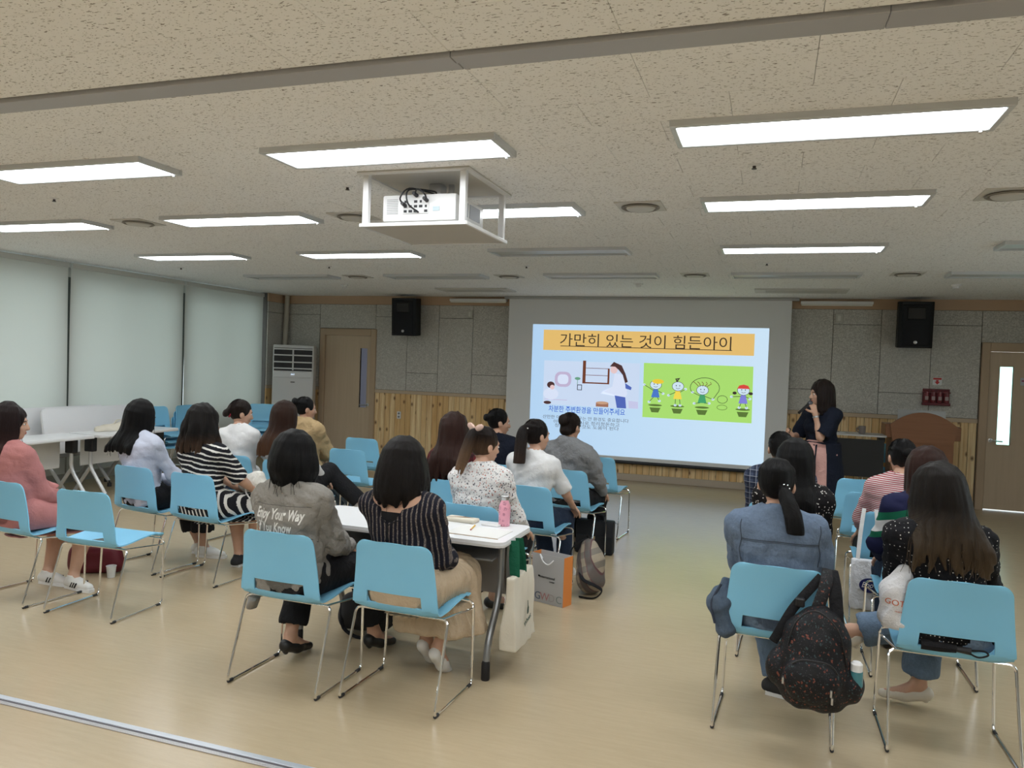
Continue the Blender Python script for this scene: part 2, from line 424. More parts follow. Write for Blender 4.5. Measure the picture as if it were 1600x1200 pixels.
# right and rear walls (out of the picture)
wr = MB(); wr.box(XR, XR + .15, YR, YB, 0, .8); wr.box(XR, XR + .15, YR, YB, 2.3, ZC); wr.box(XR, XR + .15, YR, 4.6, .8, 2.3); wr.box(XR, XR + .15, 8.2, YB, .8, 2.3)
o = wr.build('wall_right', wall_paint, smooth=False); o['kind'] = 'structure'
w = empty('window_5', (XR + .07, 6.4, .8), kind='structure'); fr = MB()
for a, b, c, d in ((-1.8, -1.75, 0, 1.5), (1.75, 1.8, 0, 1.5), (-.62, -.57, 0, 1.5), (.57, .62, 0, 1.5), (-1.8, 1.8, 0, .05), (-1.8, 1.8, 1.45, 1.5)): fr.box(-.03, .03, a, b, c, d)
fr.build('window_frame', white_plastic, w, smooth=False); MB().box(-.004, .004, -1.77, 1.77, .03, 1.47).build('pane', glass_m, w, smooth=False)
o = MB().box(XL, XR, YR - .15, YR, 0, ZC).build('wall_rear', wall_paint, smooth=False); o['kind'] = 'structure'

# ---------------- doors
door_m = NT('door_laminate'); p = door_m.coord()
gg = door_m.noise(door_m.scale(p, (26, 26, 1.2)), 1, 4, .6)
door_mat = door_m.fin(door_m.mix(gg, srgb(190, 170, 144), srgb(206, 186, 160)), .45, 0, .35)
def door(n, x0, x1, hinge_left, gx0, gx1, gz0, gz1, pane_mat, hx, lintel):
    d = empty('door_%d' % n, ((x0 + x1) / 2, YB, 0), kind='structure'); W = x1 - x0; cx = (x0 + x1) / 2
    fr = MB(); t = .095
    fr.box(-W / 2 - t + .02, -W / 2 + .02, -.055, .10, 0, 2.09 + t, bev=.005); fr.box(W / 2 - .02, W / 2 + t - .02, -.055, .10, 0, 2.09 + t, bev=.005); fr.box(-W / 2 + .02, W / 2 - .02, -.055, .10, 2.07, 2.09 + t, bev=.005)
    f = fr.build('door_frame', frame_wood, d)
    lf = MB(); a, b = gx0 - cx, gx1 - cx; y0, y1 = -.012, .03
    for q in ((-W / 2 + .024, a, .012, 2.066), (b, W / 2 - .024, .012, 2.066), (a, b, .012, gz0), (a, b, gz1, 2.066)): lf.box(q[0], q[1], y0, y1, q[2], q[3])
    leaf = lf.build('door_leaf', door_mat, d, smooth=False)
    st = MB()
    for q in ((a - .012, a, gz0 - .012, gz1 + .012), (b, b + .012, gz0 - .012, gz1 + .012), (a, b, gz0 - .012, gz0), (a, b, gz1, gz1 + .012)): st.box(q[0], q[1], -.018, .034, q[2], q[3], bev=.002)
    st.build('glazing_bead', door_mat, leaf)
    MB().box(a, b, .004, .012, gz0, gz1).build('pane', pane_mat, leaf, smooth=False)
    s = 1 if hx < cx else -1
    MB().lathe([(.027, 0), (.027, .008), (.011, .012), (.011, .05)], 16, T((hx - cx, -.012, .91), rx=PI / 2)).tube(round_path([(hx - cx, -.055, .91), (hx - cx + s * .13, -.055, .905)], .01), .009, 8).build('lever_handle', steel, leaf)
    return d
dim_glass = NT('dim_corridor_glass'); z = dim_glass.sep(dim_glass.coord())[2]
dim_glass.b.inputs['Transmission Weight'].default_value = 0; dim = dim_glass.fin((.20, .21, .25), .12, 0, .6)
fg = NT('frosted_glass'); fg.b.inputs['Transmission Weight'].default_value = 1; fg.b.inputs['IOR'].default_value = 1.2; frost = fg.fin((.62, 1.0, .86), .12)
fg2 = NT('corridor_glass'); fg2.b.inputs['Transmission Weight'].default_value = 1; fg2.b.inputs['IOR'].default_value = 1.2
door(1, -7.30, -6.37, True, -6.605, -6.47, .86, 1.86, fg2.fin((.92, .90, 1.0), .12), -6.47 + .03, 2.09)
door(2, 2.66, 3.62, True, 2.805, 2.96, .86, 1.875, frost, 2.735, 2.09)
for dx in (0,):
    o = MB().box(-.03, .03, -.006, 0, -.05, .05, bev=.002).build('door_sign', plain('door_sign_grey', (.55, .56, .60), .4), None, (3.07, YB - .012, 1.69)); tag(o, 'small white sign plate on the right-hand door', 'sign')
    MB().box(-.018, .02, -.0075, -.006, .0, .018).build('sign_print', plain('sign_magenta', (.35, .05, .15), .5), o, smooth=False)
# rooms beyond the doors: a daylit lobby on the right, a dim corridor on the left
lob = MB().box(2.2, 5.2, YB + .14, YB + 2.2, -.12, -.0); o = lob.build('floor_lobby', plain('lobby_floor', (.6, .62, .6), .4), smooth=False); o['kind'] = 'structure'
cor = MB().box(-8.6, -5.4, YB + 1.6, YB + 1.7, 0, 2.6).box(-8.6, -5.4, YB + .14, YB + 1.7, 2.6, 2.7).box(-8.6, -5.4, YB + .14, YB + 1.7, -.1, 0).box(-8.7, -8.6, YB + .14, YB + 1.7, 0, 2.6)
o = cor.build('wall_corridor', plain('corridor_paint', (.5, .5, .55), .8), smooth=False); o['kind'] = 'structure'

# ---------------- ceiling lights
lit_m = emit('lit_diffuser', (.925, .97, 1.0), LAMP)
off_m = plain('unlit_diffuser', (.50, .53, .53), .35)
def lightfix(x, y, lit, label):
    L = empty('ceiling_light', (x, y, ZC), label=label, cat='light', group='lit ceiling light panels' if lit else 'unlit ceiling light panels')
    w, d, t = 1.29, .335, .026; f = MB()
    f.box(-w / 2, w / 2, -d / 2, -d / 2 + t, -.030, .012, bev=.003); f.box(-w / 2, w / 2, d / 2 - t, d / 2, -.030, .012, bev=.003)
    f.box(-w / 2, -w / 2 + t, -d / 2 + t, d / 2 - t, -.030, .012, bev=.003); f.box(w / 2 - t, w / 2, -d / 2 + t, d / 2 - t, -.030, .012, bev=.003)
    f.build('light_frame', plain('light_frame', (.62, .64, .66), .4, .1), L)
    MB().box(-w / 2 + t, w / 2 - t, -d / 2 + t, d / 2 - t, -.016, -.006).build('diffuser', lit_m if lit else off_m, L, smooth=False)
    MB().lathe([(.009, -.034), (.009, -.02)], 10, T((w / 2 - .05, d / 2 - .013, 0))).build('latch_screw', chrome, L)
LX = [-6.06, -3.98, -1.905, .185, 2.27]; LY = [3.51, 5.02, 6.86, 8.70]
rown = ['row nearest the grey track', 'second row from the track', 'third row from the track', 'row nearest the screen wall']
coln = ['leftmost column by the blinds', 'second column from the blinds', 'middle column with the projector', 'column over the speaking woman', 'right-hand column over the doorway side']
for j, y in enumerate(LY):
    for i, x in enumerate(LX):
        lit = j < 3 and not (j == 2 and i in (2, 4))
        if j < 2 and i == 4: lit = True
        lightfix(x, y, lit, ('lit' if lit else 'unlit') + ' ceiling light, ' + rown[j] + ', ' + coln[i])
for j, y in enumerate((1.2, -.6, -2.4)):
    for i, x in enumerate(LX): lightfix(x, y, True, 'lit ceiling light behind camera, %s, %s' % (('next to the track', 'farther back', 'added row at the rear wall')[j], coln[i]))  # last row is unseen, added to brighten the near ceiling
# ---------------- air diffusers, sprinklers, detectors, cassette vents
dm = plain('diffuser_white', (.60, .585, .55), .5)
names = ['left of the second lit panel at right', 'at the right edge of the ceiling', 'just left of the projector', 'near the blinds', 'far left before the screen wall', 'in front of the screen, left', 'above the slide', 'far right before the screen wall']
for (x, y), nm in zip([(-.86, 5.05), (1.23, 5.03), (-3.01, 5.08), (-5.02, 5.05), (-5.10, 8.75), (-3.05, 8.78), (-.85, 8.70), (1.26, 8.68)], names):
    a = empty('air_diffuser', (x, y, ZC), label='square white ceiling air diffuser with round throat, ' + nm, cat='vent', group='ceiling air diffusers')
    MB().box(-.15, .15, -.15, .15, -.008, .004, bev=.003).build('plate', dm, a)
    MB().lathe([(.118, -.009), (.125, -.015), (.112, -.022), (.100, -.014)], 28, cap=False).build('ring', plain('diffuser_ring', (.24, .22, .19), .6), a)
    MB().lathe([(.001, -.030), (.085, -.026), (.095, -.016), (.09, -.008)], 28).build('disc', dm, a)
for (x, y), nm in zip([(-.13, 4.14), (-2.54, 4.2), (-4.90, 4.16), (-2.55, 7.9), (-4.93, 7.8), (-7.06, 7.8), (-.09, 7.82)],
                      ['under the right front light panel', 'left of the projector cage', 'near the left front light panel', 'in front of the screen', 'far left of the screen', 'by the blinds', 'above the slide']):
    a = empty('sprinkler', (x, y, ZC), label='small chrome ceiling sprinkler head, ' + nm, cat='sprinkler', group='ceiling sprinklers')
    MB().lathe([(.034, .002), (.030, -.005), (.018, -.008)], 16).build('escutcheon', white_plastic, a)
    MB().lathe([(.009, -.006), (.008, -.018), (.013, -.021), (.013, -.024)], 10).build('nozzle', plain('nozzle_dark', (.06, .05, .05), .4, .5), a)
for (x, y), nm in zip([(-1.62, 9.6), (-5.9, 9.75), (1.9, 9.7)], ['over the slide', 'above the left door', 'near the right door']):
    a = empty('smoke_detector', (x, y, ZC), label='round white smoke detector ' + nm, cat='detector', group='smoke detectors')
    MB().lathe([(.055, .002), (.055, -.012), (.045, -.02)], 20).build('base', white_plastic, a)
    MB().lathe([(.036, -.018), (.034, -.040), (.018, -.048)], 18).build('sensor', white_plastic, a)
for x, nm in ((-4.1, 'left of the screen'), (.30, 'right of the screen')):
    a = empty('ceiling_cassette', (x, 10.35, ZC), label='flat white ceiling air-conditioning grille ' + nm, cat='vent', group='ceiling cassettes')
    MB().box(-.55, .55, -.22, .22, -.018, .004, bev=.006).build('panel', dm, a)
    MB().box(-.42, .42, -.13, .13, -.024, -.016, bev=.003).build('grille', plain('grille_inner', (.50, .49, .46), .6), a)
# ================================================================ blue sled chairs
blue = NT('blue_polypropylene'); bp = blue.coord()
blue.bump(blue.noise(bp, 500, 2), .05, .001)
blue_m = blue.fin(blue.mix(blue.noise(bp, 3, 2), srgb(128, 194, 228), srgb(136, 202, 234)), .42, 0, .4)
def chair_shell():
    # profile in (y, z), seat front -> seat rear -> back top
    prof = smooth_path([(0, .245, .432), (0, .225, .455), (0, .12, .457), (0, 0, .449), (0, -.10, .438), (0, -.165, .442), (0, -.196, .485), (0, -.210, .56), (0, -.222, .68), (0, -.238, .775), (0, -.243, .797)], 6)
    n = len(prof); NU = 28
    S = [0.0]
    for i in range(1, n): S.append(S[-1] + (prof[i] - prof[i - 1]).length)
    tot = S[-1]
    rows = []
    for i, p in enumerate(prof):
        s = S[i]
        z = p.z; back = z > .47
        hw = .222 if not back else .236 - .034 * min(1, (z - .47) / .32)
        if not back: hw = .226 + .010 * (1 - min(1, abs(p.y + .05) / .25))
        def corner(d, r):
            return 0 if d >= r else r - math.sqrt(max(0, r * r - (r - d) ** 2))
        hw -= corner(tot - s, .05); hw -= corner(s, .05)
        row = []
        for k in range(NU + 1):
            u = -1 + 2 * k / NU
            x = hw * u
            cy = .022 * (1 - u * u) * (-1 if back else 0) + (.016 if back else 0)
            cz = .014 * abs(u) ** 3 if not back else 0
            if not back and s < .06: cz -= .0
            row.append((x, p.y + cy * min(1, max(0, (z - .45) / .12)), z + cz * (0.3 if s < .08 else 1)))
        rows.append(row)
    bm = bmesh.new(); V = [[bm.verts.new(q) for q in r] for r in rows]
    for i in range(n - 1):
        for k in range(NU):
            zc = (rows[i][k][2] + rows[i + 1][k][2]) / 2; xc = (rows[i][k][0] + rows[i][k + 1][0]) / 2; yc = rows[i][k][1]
            if .488 < zc < .545 and abs(xc) < .150 and yc < -.15: continue
            bm.faces.new((V[i][k], V[i][k + 1], V[i + 1][k + 1], V[i + 1][k]))
    bmesh.ops.recalc_face_normals(bm, faces=bm.faces[:])
    bmesh.ops.solidify(bm, geom=bm.faces[:], thickness=.008)
    loose = [v for v in bm.verts if not v.link_faces]
    bmesh.ops.delete(bm, geom=loose, context='VERTS')
    return MB().addbm(bm).mesh('shell', blue_m, True, 50)
def make_chair():
    c = empty('sled_chair', (0, 0, 0))
    link('shell', chair_shell(), c)
    R = .0068; w = .26
    for s in (-1, 1):
        MB().tube(round_path([(s * .10, -.118, .428), (s * .255, -.118, .428), (s * w, -.251, .007), (s * w, .187, .007), (s * .25, .200, .432), (s * .10, .185, .440)], .035, 5), R, 8).build('sled_leg', chrome, c)
        MB().tube([(s * .245, .197, .395), (s * .215, -.117, .424)], R * .8, 8).build('side_brace', chrome, c)
        for yy in (-.225, .150):
            MB().tube([(s * w, yy - .017, .0085), (s * w, yy + .017, .0085)], .0085, 8).build('floor_glide', dark_rubber, c)
    MB().tube([(-.101, -.118, .428), (.101, -.118, .428)], R, 8).build('crossbar', chrome, c)
    MB().tube([(-.101, .185, .440), (.101, .185, .440)], R, 8).build('crossbar', chrome, c)
    return c
chair0 = make_chair(); _first = [True]
def chair(x, y, deg, label, group='blue chairs set out in rows', z=0.0):
    c = chair0 if _first[0] else copy_tree(chair0); _first[0] = False
    c.location = (x, y, z); c.rotation_euler = (0, 0, math.radians(deg)); tag(c, label, 'chair', group); return c
CH = {
 'A': (-2.292, 3.46, -1, 'blue sled chair holding the person in the grey lettered jacket'),
 'B': (-1.677, 3.52, -2, 'blue sled chair holding the person in the dark striped blouse'),
 'C': (-4.02, 3.868, 2, 'empty blue sled chair with a black phone on its seat'),
 'D': (-4.70, 3.888, -5, 'blue sled chair holding the person in the dusty pink dress'),
 'E': (-4.545, 4.82, -7, 'blue sled chair holding the person in the pale blue striped shirt'),
 'F': (-3.945, 4.755, -5, 'blue sled chair holding the person in the black and white striped dress'),
 'G': (-4.44, 5.79, -2, 'blue sled chair holding the person with a bun and white long-sleeved top'),
 'H': (-3.84, 5.69, -4, 'blue sled chair holding the person with long brown hair and white blouse'),
 'I': (-4.43, 6.75, -4, 'blue sled chair holding the person in the tan jacket'),
 'J': (-3.85, 6.75, -4, 'empty blue chair behind the white sneakers, nearest of three'),
 'K': (-4.28, 7.77, -3, 'empty blue chair in front of the left door'),
 'L': (-3.74, 7.757, -6, 'empty blue chair in front of the pine planks'),
 'M': (-2.29, 4.66, -2, 'empty blue chair mostly hidden behind the dark bob and white table'),
 'N': (-1.725, 4.63, -5, 'blue chair behind the white table holding the person in the floral blouse'),
 'O': (-2.19, 5.48, -3, 'blue chair holding the person in the red plaid shirt'),
 'P': (-1.655, 5.54, -4, 'blue sled chair holding the person in the white short-sleeved shirt'),
 'P10': (-2.25, 6.56, -4, 'blue chair holding the person in dark clothes beside the screen edge'),
 'Q': (-1.615, 6.55, -6, 'blue sled chair holding the person in the grey puffed blouse'),
 'R': (-1.60, 7.66, -5, 'empty blue sled chair right in front of the projection screen'),
 'S': (0.075, 3.917, -3, 'blue sled chair carrying the flowered backpack'),
 'T': (0.815, 4.01, 0.6, 'blue sled chair at the right front with an umbrella in its slot'),
 'U': (0.849, 4.924, 0.8, 'blue sled chair holding the person in the navy, green and white sweater'),
 'V': (0.805, 5.726, 1, 'blue sled chair with the white tote bag over its back'),
 'W': (0.795, 6.58, -5, 'empty blue chair between the tote bag chair and the speaking woman'),
 'X': (0.781, 7.413, 0, 'empty blue chair nearest the lectern'),
 'Y1': (0.14, 4.92, -2, 'blue chair holding the person in the spotted black blouse with straight hair'),
 'Y2': (0.10, 5.75, -2, 'blue chair holding the person in the checked shirt'),
}
for k, (x, y, d, lab) in CH.items(): chair(x, y, d, lab)

# ================================================================ near table
top_m = plain('white_laminate', (.80, .81, .83), .28, 0, .5)
edge_m = plain('table_edge', (.62, .62, .61), .4)
leg_m = plain('grey_leg', (.30, .31, .32), .35, .7)
def ftable(loc, rz, L, W, label, group=None, panel=True, flipped=False, legm=None, H=.735):
    t = empty('folding_table', loc, rz, label, 'table', group)
    MB().prism(rrect(L, W, .05, 5), H - .018, H).build('table_top', top_m, t)
    MB().prism(rrect(L + .004, W + .004, .05, 5), H - .028, H - .016).build('edge_band', edge_m, t)
    lm = legm or leg_m
    for s in (-1, 1):
        x = s * (L / 2 - .075)
        MB().tube(round_path([(x, -W / 2 + .01, .05), (x, -W / 2 + .035, .20), (x, -.06, .40), (x, -.05, H - .03)], .12, 6), .019, 10).build('leg', lm, t)
        MB().tube(round_path([(x, W / 2 - .01, .05), (x, W / 2 - .035, .20), (x, .06, .40), (x, .05, H - .03)], .12, 6), .019, 10).build('leg', lm, t)
        for q in (-1, 1): MB().lathe([(.022, 0), (.024, .01), (.023, .09), (.018, .10)], 12, T((x, q * (W / 2 - .012), 0))).build('foot_cap', black_plastic, t)
        MB().box(x - .03, x + .03, -.13, .13, H - .06, H - .028, bev=.004).build('bracket', black_plastic, t)
    MB().box(-L / 2 + .10, L / 2 - .10, W / 2 - .10, W / 2 - .06, H - .10, H - .04, bev=.004).build('beam', grey_metal, t)
    if panel:
        MB().box(-L / 2 + .09, L / 2 - .09, W / 2 - .055, W / 2 - .043, .33, H - .10, bev=.003).build('modesty_panel', plain('modesty_grey', (.36, .345, .33), .5), t)
        MB().box(-L / 2 + .10, L / 2 - .10, -.13, W / 2 - .07, H - .135, H - .125, bev=.002).build('under_shelf', plain('shelf_grey', (.25, .25, .25), .5), t)
    return t
ftable((-1.945, 4.03, 0), -.012, 1.31, .50, 'white folding table with objects on it behind the seated pair in front')

# ---- left group of white tables along the blinds
leg_w = plain('leg_silver', (.58, .59, .60), .35, .5)
def table_left(loc, rz, L, lab):
    t = empty('folding_table', loc, rz, lab, 'table', 'white tables along the blinds'); H = .735; W = .50
    MB().prism(rrect(L, W, .05, 5), H - .018, H).build('table_top', top_m, t); MB().prism(rrect(L + .004, W + .004, .05, 5), H - .03, H - .016).build('edge_band', edge_m, t)
    for s in (-1, 1):
        x = s * (L / 2 - .09)
        MB().box(x - .035, x + .035, -.06, .06, H - .20, H - .03, bev=.008).build('bracket', black_plastic, t)
        MB().tube(round_path([(x, 0, H - .18), (x, 0, .36), (x, -.20, .10), (x, -.22, .07)], .08, 5), .020, 10).build('leg', leg_w, t)
        MB().tube(round_path([(x, 0, .36), (x, .20, .10), (x, .22, .07)], .06, 5), .020, 10).build('leg', leg_w, t)
        for q in (-1, 1): MB().lathe([(.018, 0), (.026, .004), (.026, .045), (.018, .05)], 12, T((x, q * .22, 0.0))).tube([(x, q * .22, .045), (x, q * .22, .08)], .008, 6).build('caster', dark_rubber, t)
    MB().box(-L / 2 + .1, L / 2 - .1, .15, .164, .36, H - .06, bev=.003).build('modesty_panel', plain('panel_white', (.70, .70, .69), .45), t)
    return t
table_left((-7.20, 5.77, 0), PI / 2 + .02, 1.44, 'white wheeled table beside the person in pink')
table_left((-7.19, 7.13, 0), PI / 2 + .02, 1.20, 'white wheeled table with the cream cloth bag on it')
def flip_table(loc, rz, L, lab, tilt=math.radians(80)):
    t = empty('folded_table', loc, rz, lab, 'table', 'folded white tables by the blinds'); M = T((0, 0, .735), rx=tilt)
    MB().prism(rrect(L, .52, .06, 5), -.012, .012, M).build('table_top', top_m, t)
    MB().prism(rrect(L + .004, .524, .06, 5), -.016, -.010, M).build('edge_band', edge_m, t)
    for s in (-1, 1):
        x = s * (L / 2 - .12)
        MB().tube(round_path([(x, .05, .74), (x, .06, .36), (x, -.20, .07)], .08, 5), .02, 10).tube(round_path([(x, .06, .36), (x, .28, .07)], .06, 5), .02, 10).build('leg', leg_w, t)
        for q in (-.21, .28): MB().lathe([(.018, 0), (.026, .004), (.026, .045), (.018, .05)], 12, T((x, q, 0))).tube([(x, q, .045), (x, q, .075)], .008, 6).build('caster', dark_rubber, t)
    MB().box(-L / 2 + .12, L / 2 - .12, .03, .07, .42, .60, bev=.004).build('beam', grey_metal, t)
    return t
flip_table((-7.66, 7.06, 0), PI / 2 + .03, 1.30, 'folded white table with its top upright, nearer of the two')
flip_table((-7.84, 6.80, 0), PI / 2 + .03, 1.30, 'folded white table with its top upright, half hidden behind the other')
# stacked chairs by the blinds and by the corner
def stack(x, y, deg, n, where):
    for k in range(n):
        a = math.radians(deg); d = k * .035
        lab = 'blue chair in the stack %s, %s' % (where, 'bottom one' if k == 0 else ('topmost' if k == n - 1 else ['second', 'third', 'fourth', 'fifth'][k - 1] + ' from the bottom'))
        chair(x - math.sin(a) * d, y + math.cos(a) * d, deg, lab, 'stacked blue chairs by the blinds', k * .078)
stack(-7.52, 8.07, 268, 3, 'behind the upright white tables')
stack(-7.50, 8.62, 272, 3, 'beside the upright tables')
stack(-7.12, 9.55, 205, 3, 'near the floor-standing air conditioner')
# ================================================================ people: smooth-blended distance-field bodies
class Field:
    def __init__(s, lo, hi, h):
        s.h = h; s.lo = np.array(lo, float); s.n = np.ceil((np.array(hi) - s.lo) / h).astype(int) + 1
        s.D = np.full(s.n, .2, np.float32)
        s.ax = [(s.lo[i] + h * np.arange(s.n[i])).astype(np.float32) for i in range(3)]
    def block(s, lo, hi):
        a = np.clip(np.floor((np.array(lo) - s.lo) / s.h).astype(int), 0, s.n); b = np.clip(np.ceil((np.array(hi) - s.lo) / s.h).astype(int) + 1, 0, s.n)
        if (b <= a).any(): return None, None
        sl = tuple(slice(a[i], b[i]) for i in range(3))
        X = s.ax[0][sl[0]][:, None, None]; Y = s.ax[1][sl[1]][None, :, None]; Z = s.ax[2][sl[2]][None, None, :]
        return sl, (X, Y, Z)
    def put(s, sl, d, k, mode):
        A = s.D[sl]
        if mode == 'sub':
            d = -d; h = np.clip(k - np.abs(A - d), 0, None) / max(k, 1e-6); s.D[sl] = np.maximum(A, d) + h * h * k * .25
        else:
            h = np.clip(k - np.abs(A - d), 0, None) / max(k, 1e-6); s.D[sl] = np.minimum(A, d) - h * h * k * .25
    def cone(s, a, b, ra, rb, k=.03, mode='add', flat=None):
        a = np.array(a, float); b = np.array(b, float); m = max(ra, rb) + k + 2 * s.h + .012
        sl, g = s.block(np.minimum(a, b) - m, np.maximum(a, b) + m)
        if sl is None: return s
        X, Y, Z = g; ab = b - a; L = float(ab @ ab) + 1e-9
        px, py, pz = X - a[0], Y - a[1], Z - a[2]
        t = np.clip((px * ab[0] + py * ab[1] + pz * ab[2]) / L, 0, 1)
        d = np.sqrt((px - t * ab[0]) ** 2 + (py - t * ab[1]) ** 2 + (pz - t * ab[2]) ** 2) - (ra + (rb - ra) * t)
        s.put(sl, d, k, mode); return s
    def lock(s, pts, rs, k=.01):       # whole polyline as one primitive: no bulges at the joints
        P = np.array([np.array(p, float) for p in pts]); m = max(rs) + k + 2 * s.h
        sl, g = s.block(P.min(0) - m, P.max(0) + m)
        if sl is None: return s
        X, Y, Z = g; best = None
        for i in range(len(P) - 1):
            a = P[i]; ab = P[i + 1] - a; L = float(ab @ ab) + 1e-9; px, py, pz = X - a[0], Y - a[1], Z - a[2]
            t = np.clip((px * ab[0] + py * ab[1] + pz * ab[2]) / L, 0, 1)
            d = np.sqrt((px - t * ab[0]) ** 2 + (py - t * ab[1]) ** 2 + (pz - t * ab[2]) ** 2) - (rs[i] + (rs[i + 1] - rs[i]) * t)
            best = d if best is None else np.minimum(best, d)
        s.put(sl, best, k, 'add'); return s
    def path(s, pts, rs, k=.02, mode='add'):
        for i in range(len(pts) - 1): s.cone(pts[i], pts[i + 1], rs[i], rs[i + 1], k, mode)
        return s
    def ell(s, c, r, k=.03, mode='add', rot=None):
        c = np.array(c, float); r = np.array(r, float); m = (r.max() if rot is not None else r) + k + 2 * s.h + .012
        sl, g = s.block(c - m, c + m)
        if sl is None: return s
        P = [g[0] - c[0], g[1] - c[1], g[2] - c[2]]
        if rot is not None:
            Q = np.array(rot).T; P = [Q[i, 0] * P[0] + Q[i, 1] * P[1] + Q[i, 2] * P[2] for i in range(3)]
        k0 = np.sqrt((P[0] / r[0]) ** 2 + (P[1] / r[1]) ** 2 + (P[2] / r[2]) ** 2); k1 = np.sqrt((P[0] / r[0] ** 2) ** 2 + (P[1] / r[1] ** 2) ** 2 + (P[2] / r[2] ** 2) ** 2) + 1e-6
        s.put(sl, k0 * (k0 - 1) / k1, k, mode); return s
    def plane(s, n, d, k=.0):      # keep the side n.p < d
        n = np.array(n, float); n /= np.linalg.norm(n)
        q = n[0] * s.ax[0][:, None, None] + n[1] * s.ax[1][None, :, None] + n[2] * s.ax[2][None, None, :] - d
        s.D = np.maximum(s.D, q.astype(np.float32)); return s
    def chair(s):                  # press a seated body against backrest and seat pan
        X = s.ax[0][:, None, None]; Y = s.ax[1][None, :, None]; Z = s.ax[2][None, None, :]
        yb = np.interp(s.ax[2], [.44, .485, .56, .68, .775, .80], [-.165, -.196, -.21, -.222, -.238, -.243]).astype(np.float32)[None, None, :] + .016 * (X / .22) ** 2 - .002
        m = (np.abs(X) < .24) & (Z > .44) & (Z < .805); s.D = np.where(m & (yb - Y > s.D), yb - Y, s.D)
        m = (np.abs(X) < .24) & (Y > -.2) & (Y < .235) & (Z > .415) & (Z < .464); s.D = np.where(m & (.464 - Z > s.D), .464 - Z, s.D).astype(np.float32); return s
    def ripple(s, amp, seed, f=(9, 9, 14), crease=0):
        rg = np.random.RandomState(seed); X = s.ax[0][:, None, None]; Y = s.ax[1][None, :, None]; Z = s.ax[2][None, None, :]
        w = 0
        for i in range(4):
            k = rg.normal(size=3) * np.array(f) * (1 + .7 * i); p = rg.uniform(0, 6.28, 2); k2 = rg.normal(size=3) * 7
            w = w + np.sin(k[0] * X + k[1] * Y + k[2] * Z + p[0] + 1.3 * np.sin(k2[0] * X + k2[1] * Y + k2[2] * Z + p[1])) / (1 + .6 * i)
        for i in range(3 if crease else 0):        # sharper creases
            k = rg.normal(size=3) * np.array(f) * 1.7; p = rg.uniform(0, 6.28, 2); k2 = rg.normal(size=3) * 9
            q = np.abs(np.sin(k[0] * X + k[1] * Y + k[2] * Z + p[0] + 1.6 * np.sin(k2[0] * X + k2[1] * Y + k2[2] * Z + p[1]))); w = w + crease * (1 - q) ** 3
        s.D = s.D + (amp * .55 * w).astype(np.float32); return s
    def mesh(s):                   # naive surface nets
        D = s.D; nx, ny, nz = D.shape
        D = D.copy(); D[0] = D[-1] = .05; D[:, 0] = D[:, -1] = .05; D[:, :, 0] = D[:, :, -1] = .05
        I = D < 0
        cs = np.zeros((nx - 1, ny - 1, nz - 1), np.int8)
        for dx in (0, 1):
            for dy in (0, 1):
                for dz in (0, 1): cs += I[dx:nx - 1 + dx, dy:ny - 1 + dy, dz:nz - 1 + dz]
        act = (cs > 0) & (cs < 8); ii = np.argwhere(act); N = len(ii)
        idx = np.full(act.shape, -1, np.int64); idx[act] = np.arange(N)
        acc = np.zeros((N, 3)); cnt = np.zeros(N)
        corner = [(a, b, c) for a in (0, 1) for b in (0, 1) for c in (0, 1)]
        for a in corner:
            for ax in range(3):
                if a[ax]: continue
                b = list(a); b[ax] = 1
                va = D[ii[:, 0] + a[0], ii[:, 1] + a[1], ii[:, 2] + a[2]]; vb = D[ii[:, 0] + b[0], ii[:, 1] + b[1], ii[:, 2] + b[2]]
                m = (va < 0) != (vb < 0); t = np.where(m, va / np.where(m, va - vb, 1), 0)
                p = np.tile(np.array(a, float), (N, 1)); p[:, ax] += t
                acc += p * m[:, None]; cnt += m
        V = (ii + acc / cnt[:, None]) * s.h + s.lo
        F = []
        for ax in range(3):
            u, v = [(1, 2), (2, 0), (0, 1)][ax]
            A = I[tuple(slice(0, -1) if i == ax else slice(None) for i in range(3))]; B = I[tuple(slice(1, None) if i == ax else slice(None) for i in range(3))]
            e = np.argwhere(A != B); e = e[(e[:, u] > 0) & (e[:, v] > 0) & (e[:, u] < D.shape[u] - 1) & (e[:, v] < D.shape[v] - 1)]
            def at(du, dv):
                q = e.copy(); q[:, u] += du; q[:, v] += dv; return idx[q[:, 0], q[:, 1], q[:, 2]]
            quad = np.stack([at(-1, -1), at(0, -1), at(0, 0), at(-1, 0)], 1)
            flip = A[e[:, 0], e[:, 1], e[:, 2]]
            quad[~flip] = quad[~flip][:, ::-1]
            F.append(quad)
        F = np.concatenate(F)
        for it in range(2):        # relax the lattice steps
            acc = np.zeros_like(V); c = np.zeros(len(V))
            for a, b in ((0, 1), (1, 2), (2, 3), (3, 0)):
                acc += np.stack([np.bincount(F[:, a], V[F[:, b], i], len(V)) for i in range(3)], 1); c += np.bincount(F[:, a], minlength=len(V))
                acc += np.stack([np.bincount(F[:, b], V[F[:, a], i], len(V)) for i in range(3)], 1); c += np.bincount(F[:, b], minlength=len(V))
            V = V * .4 + (acc / np.maximum(c, 1)[:, None]) * .6
        return V, F
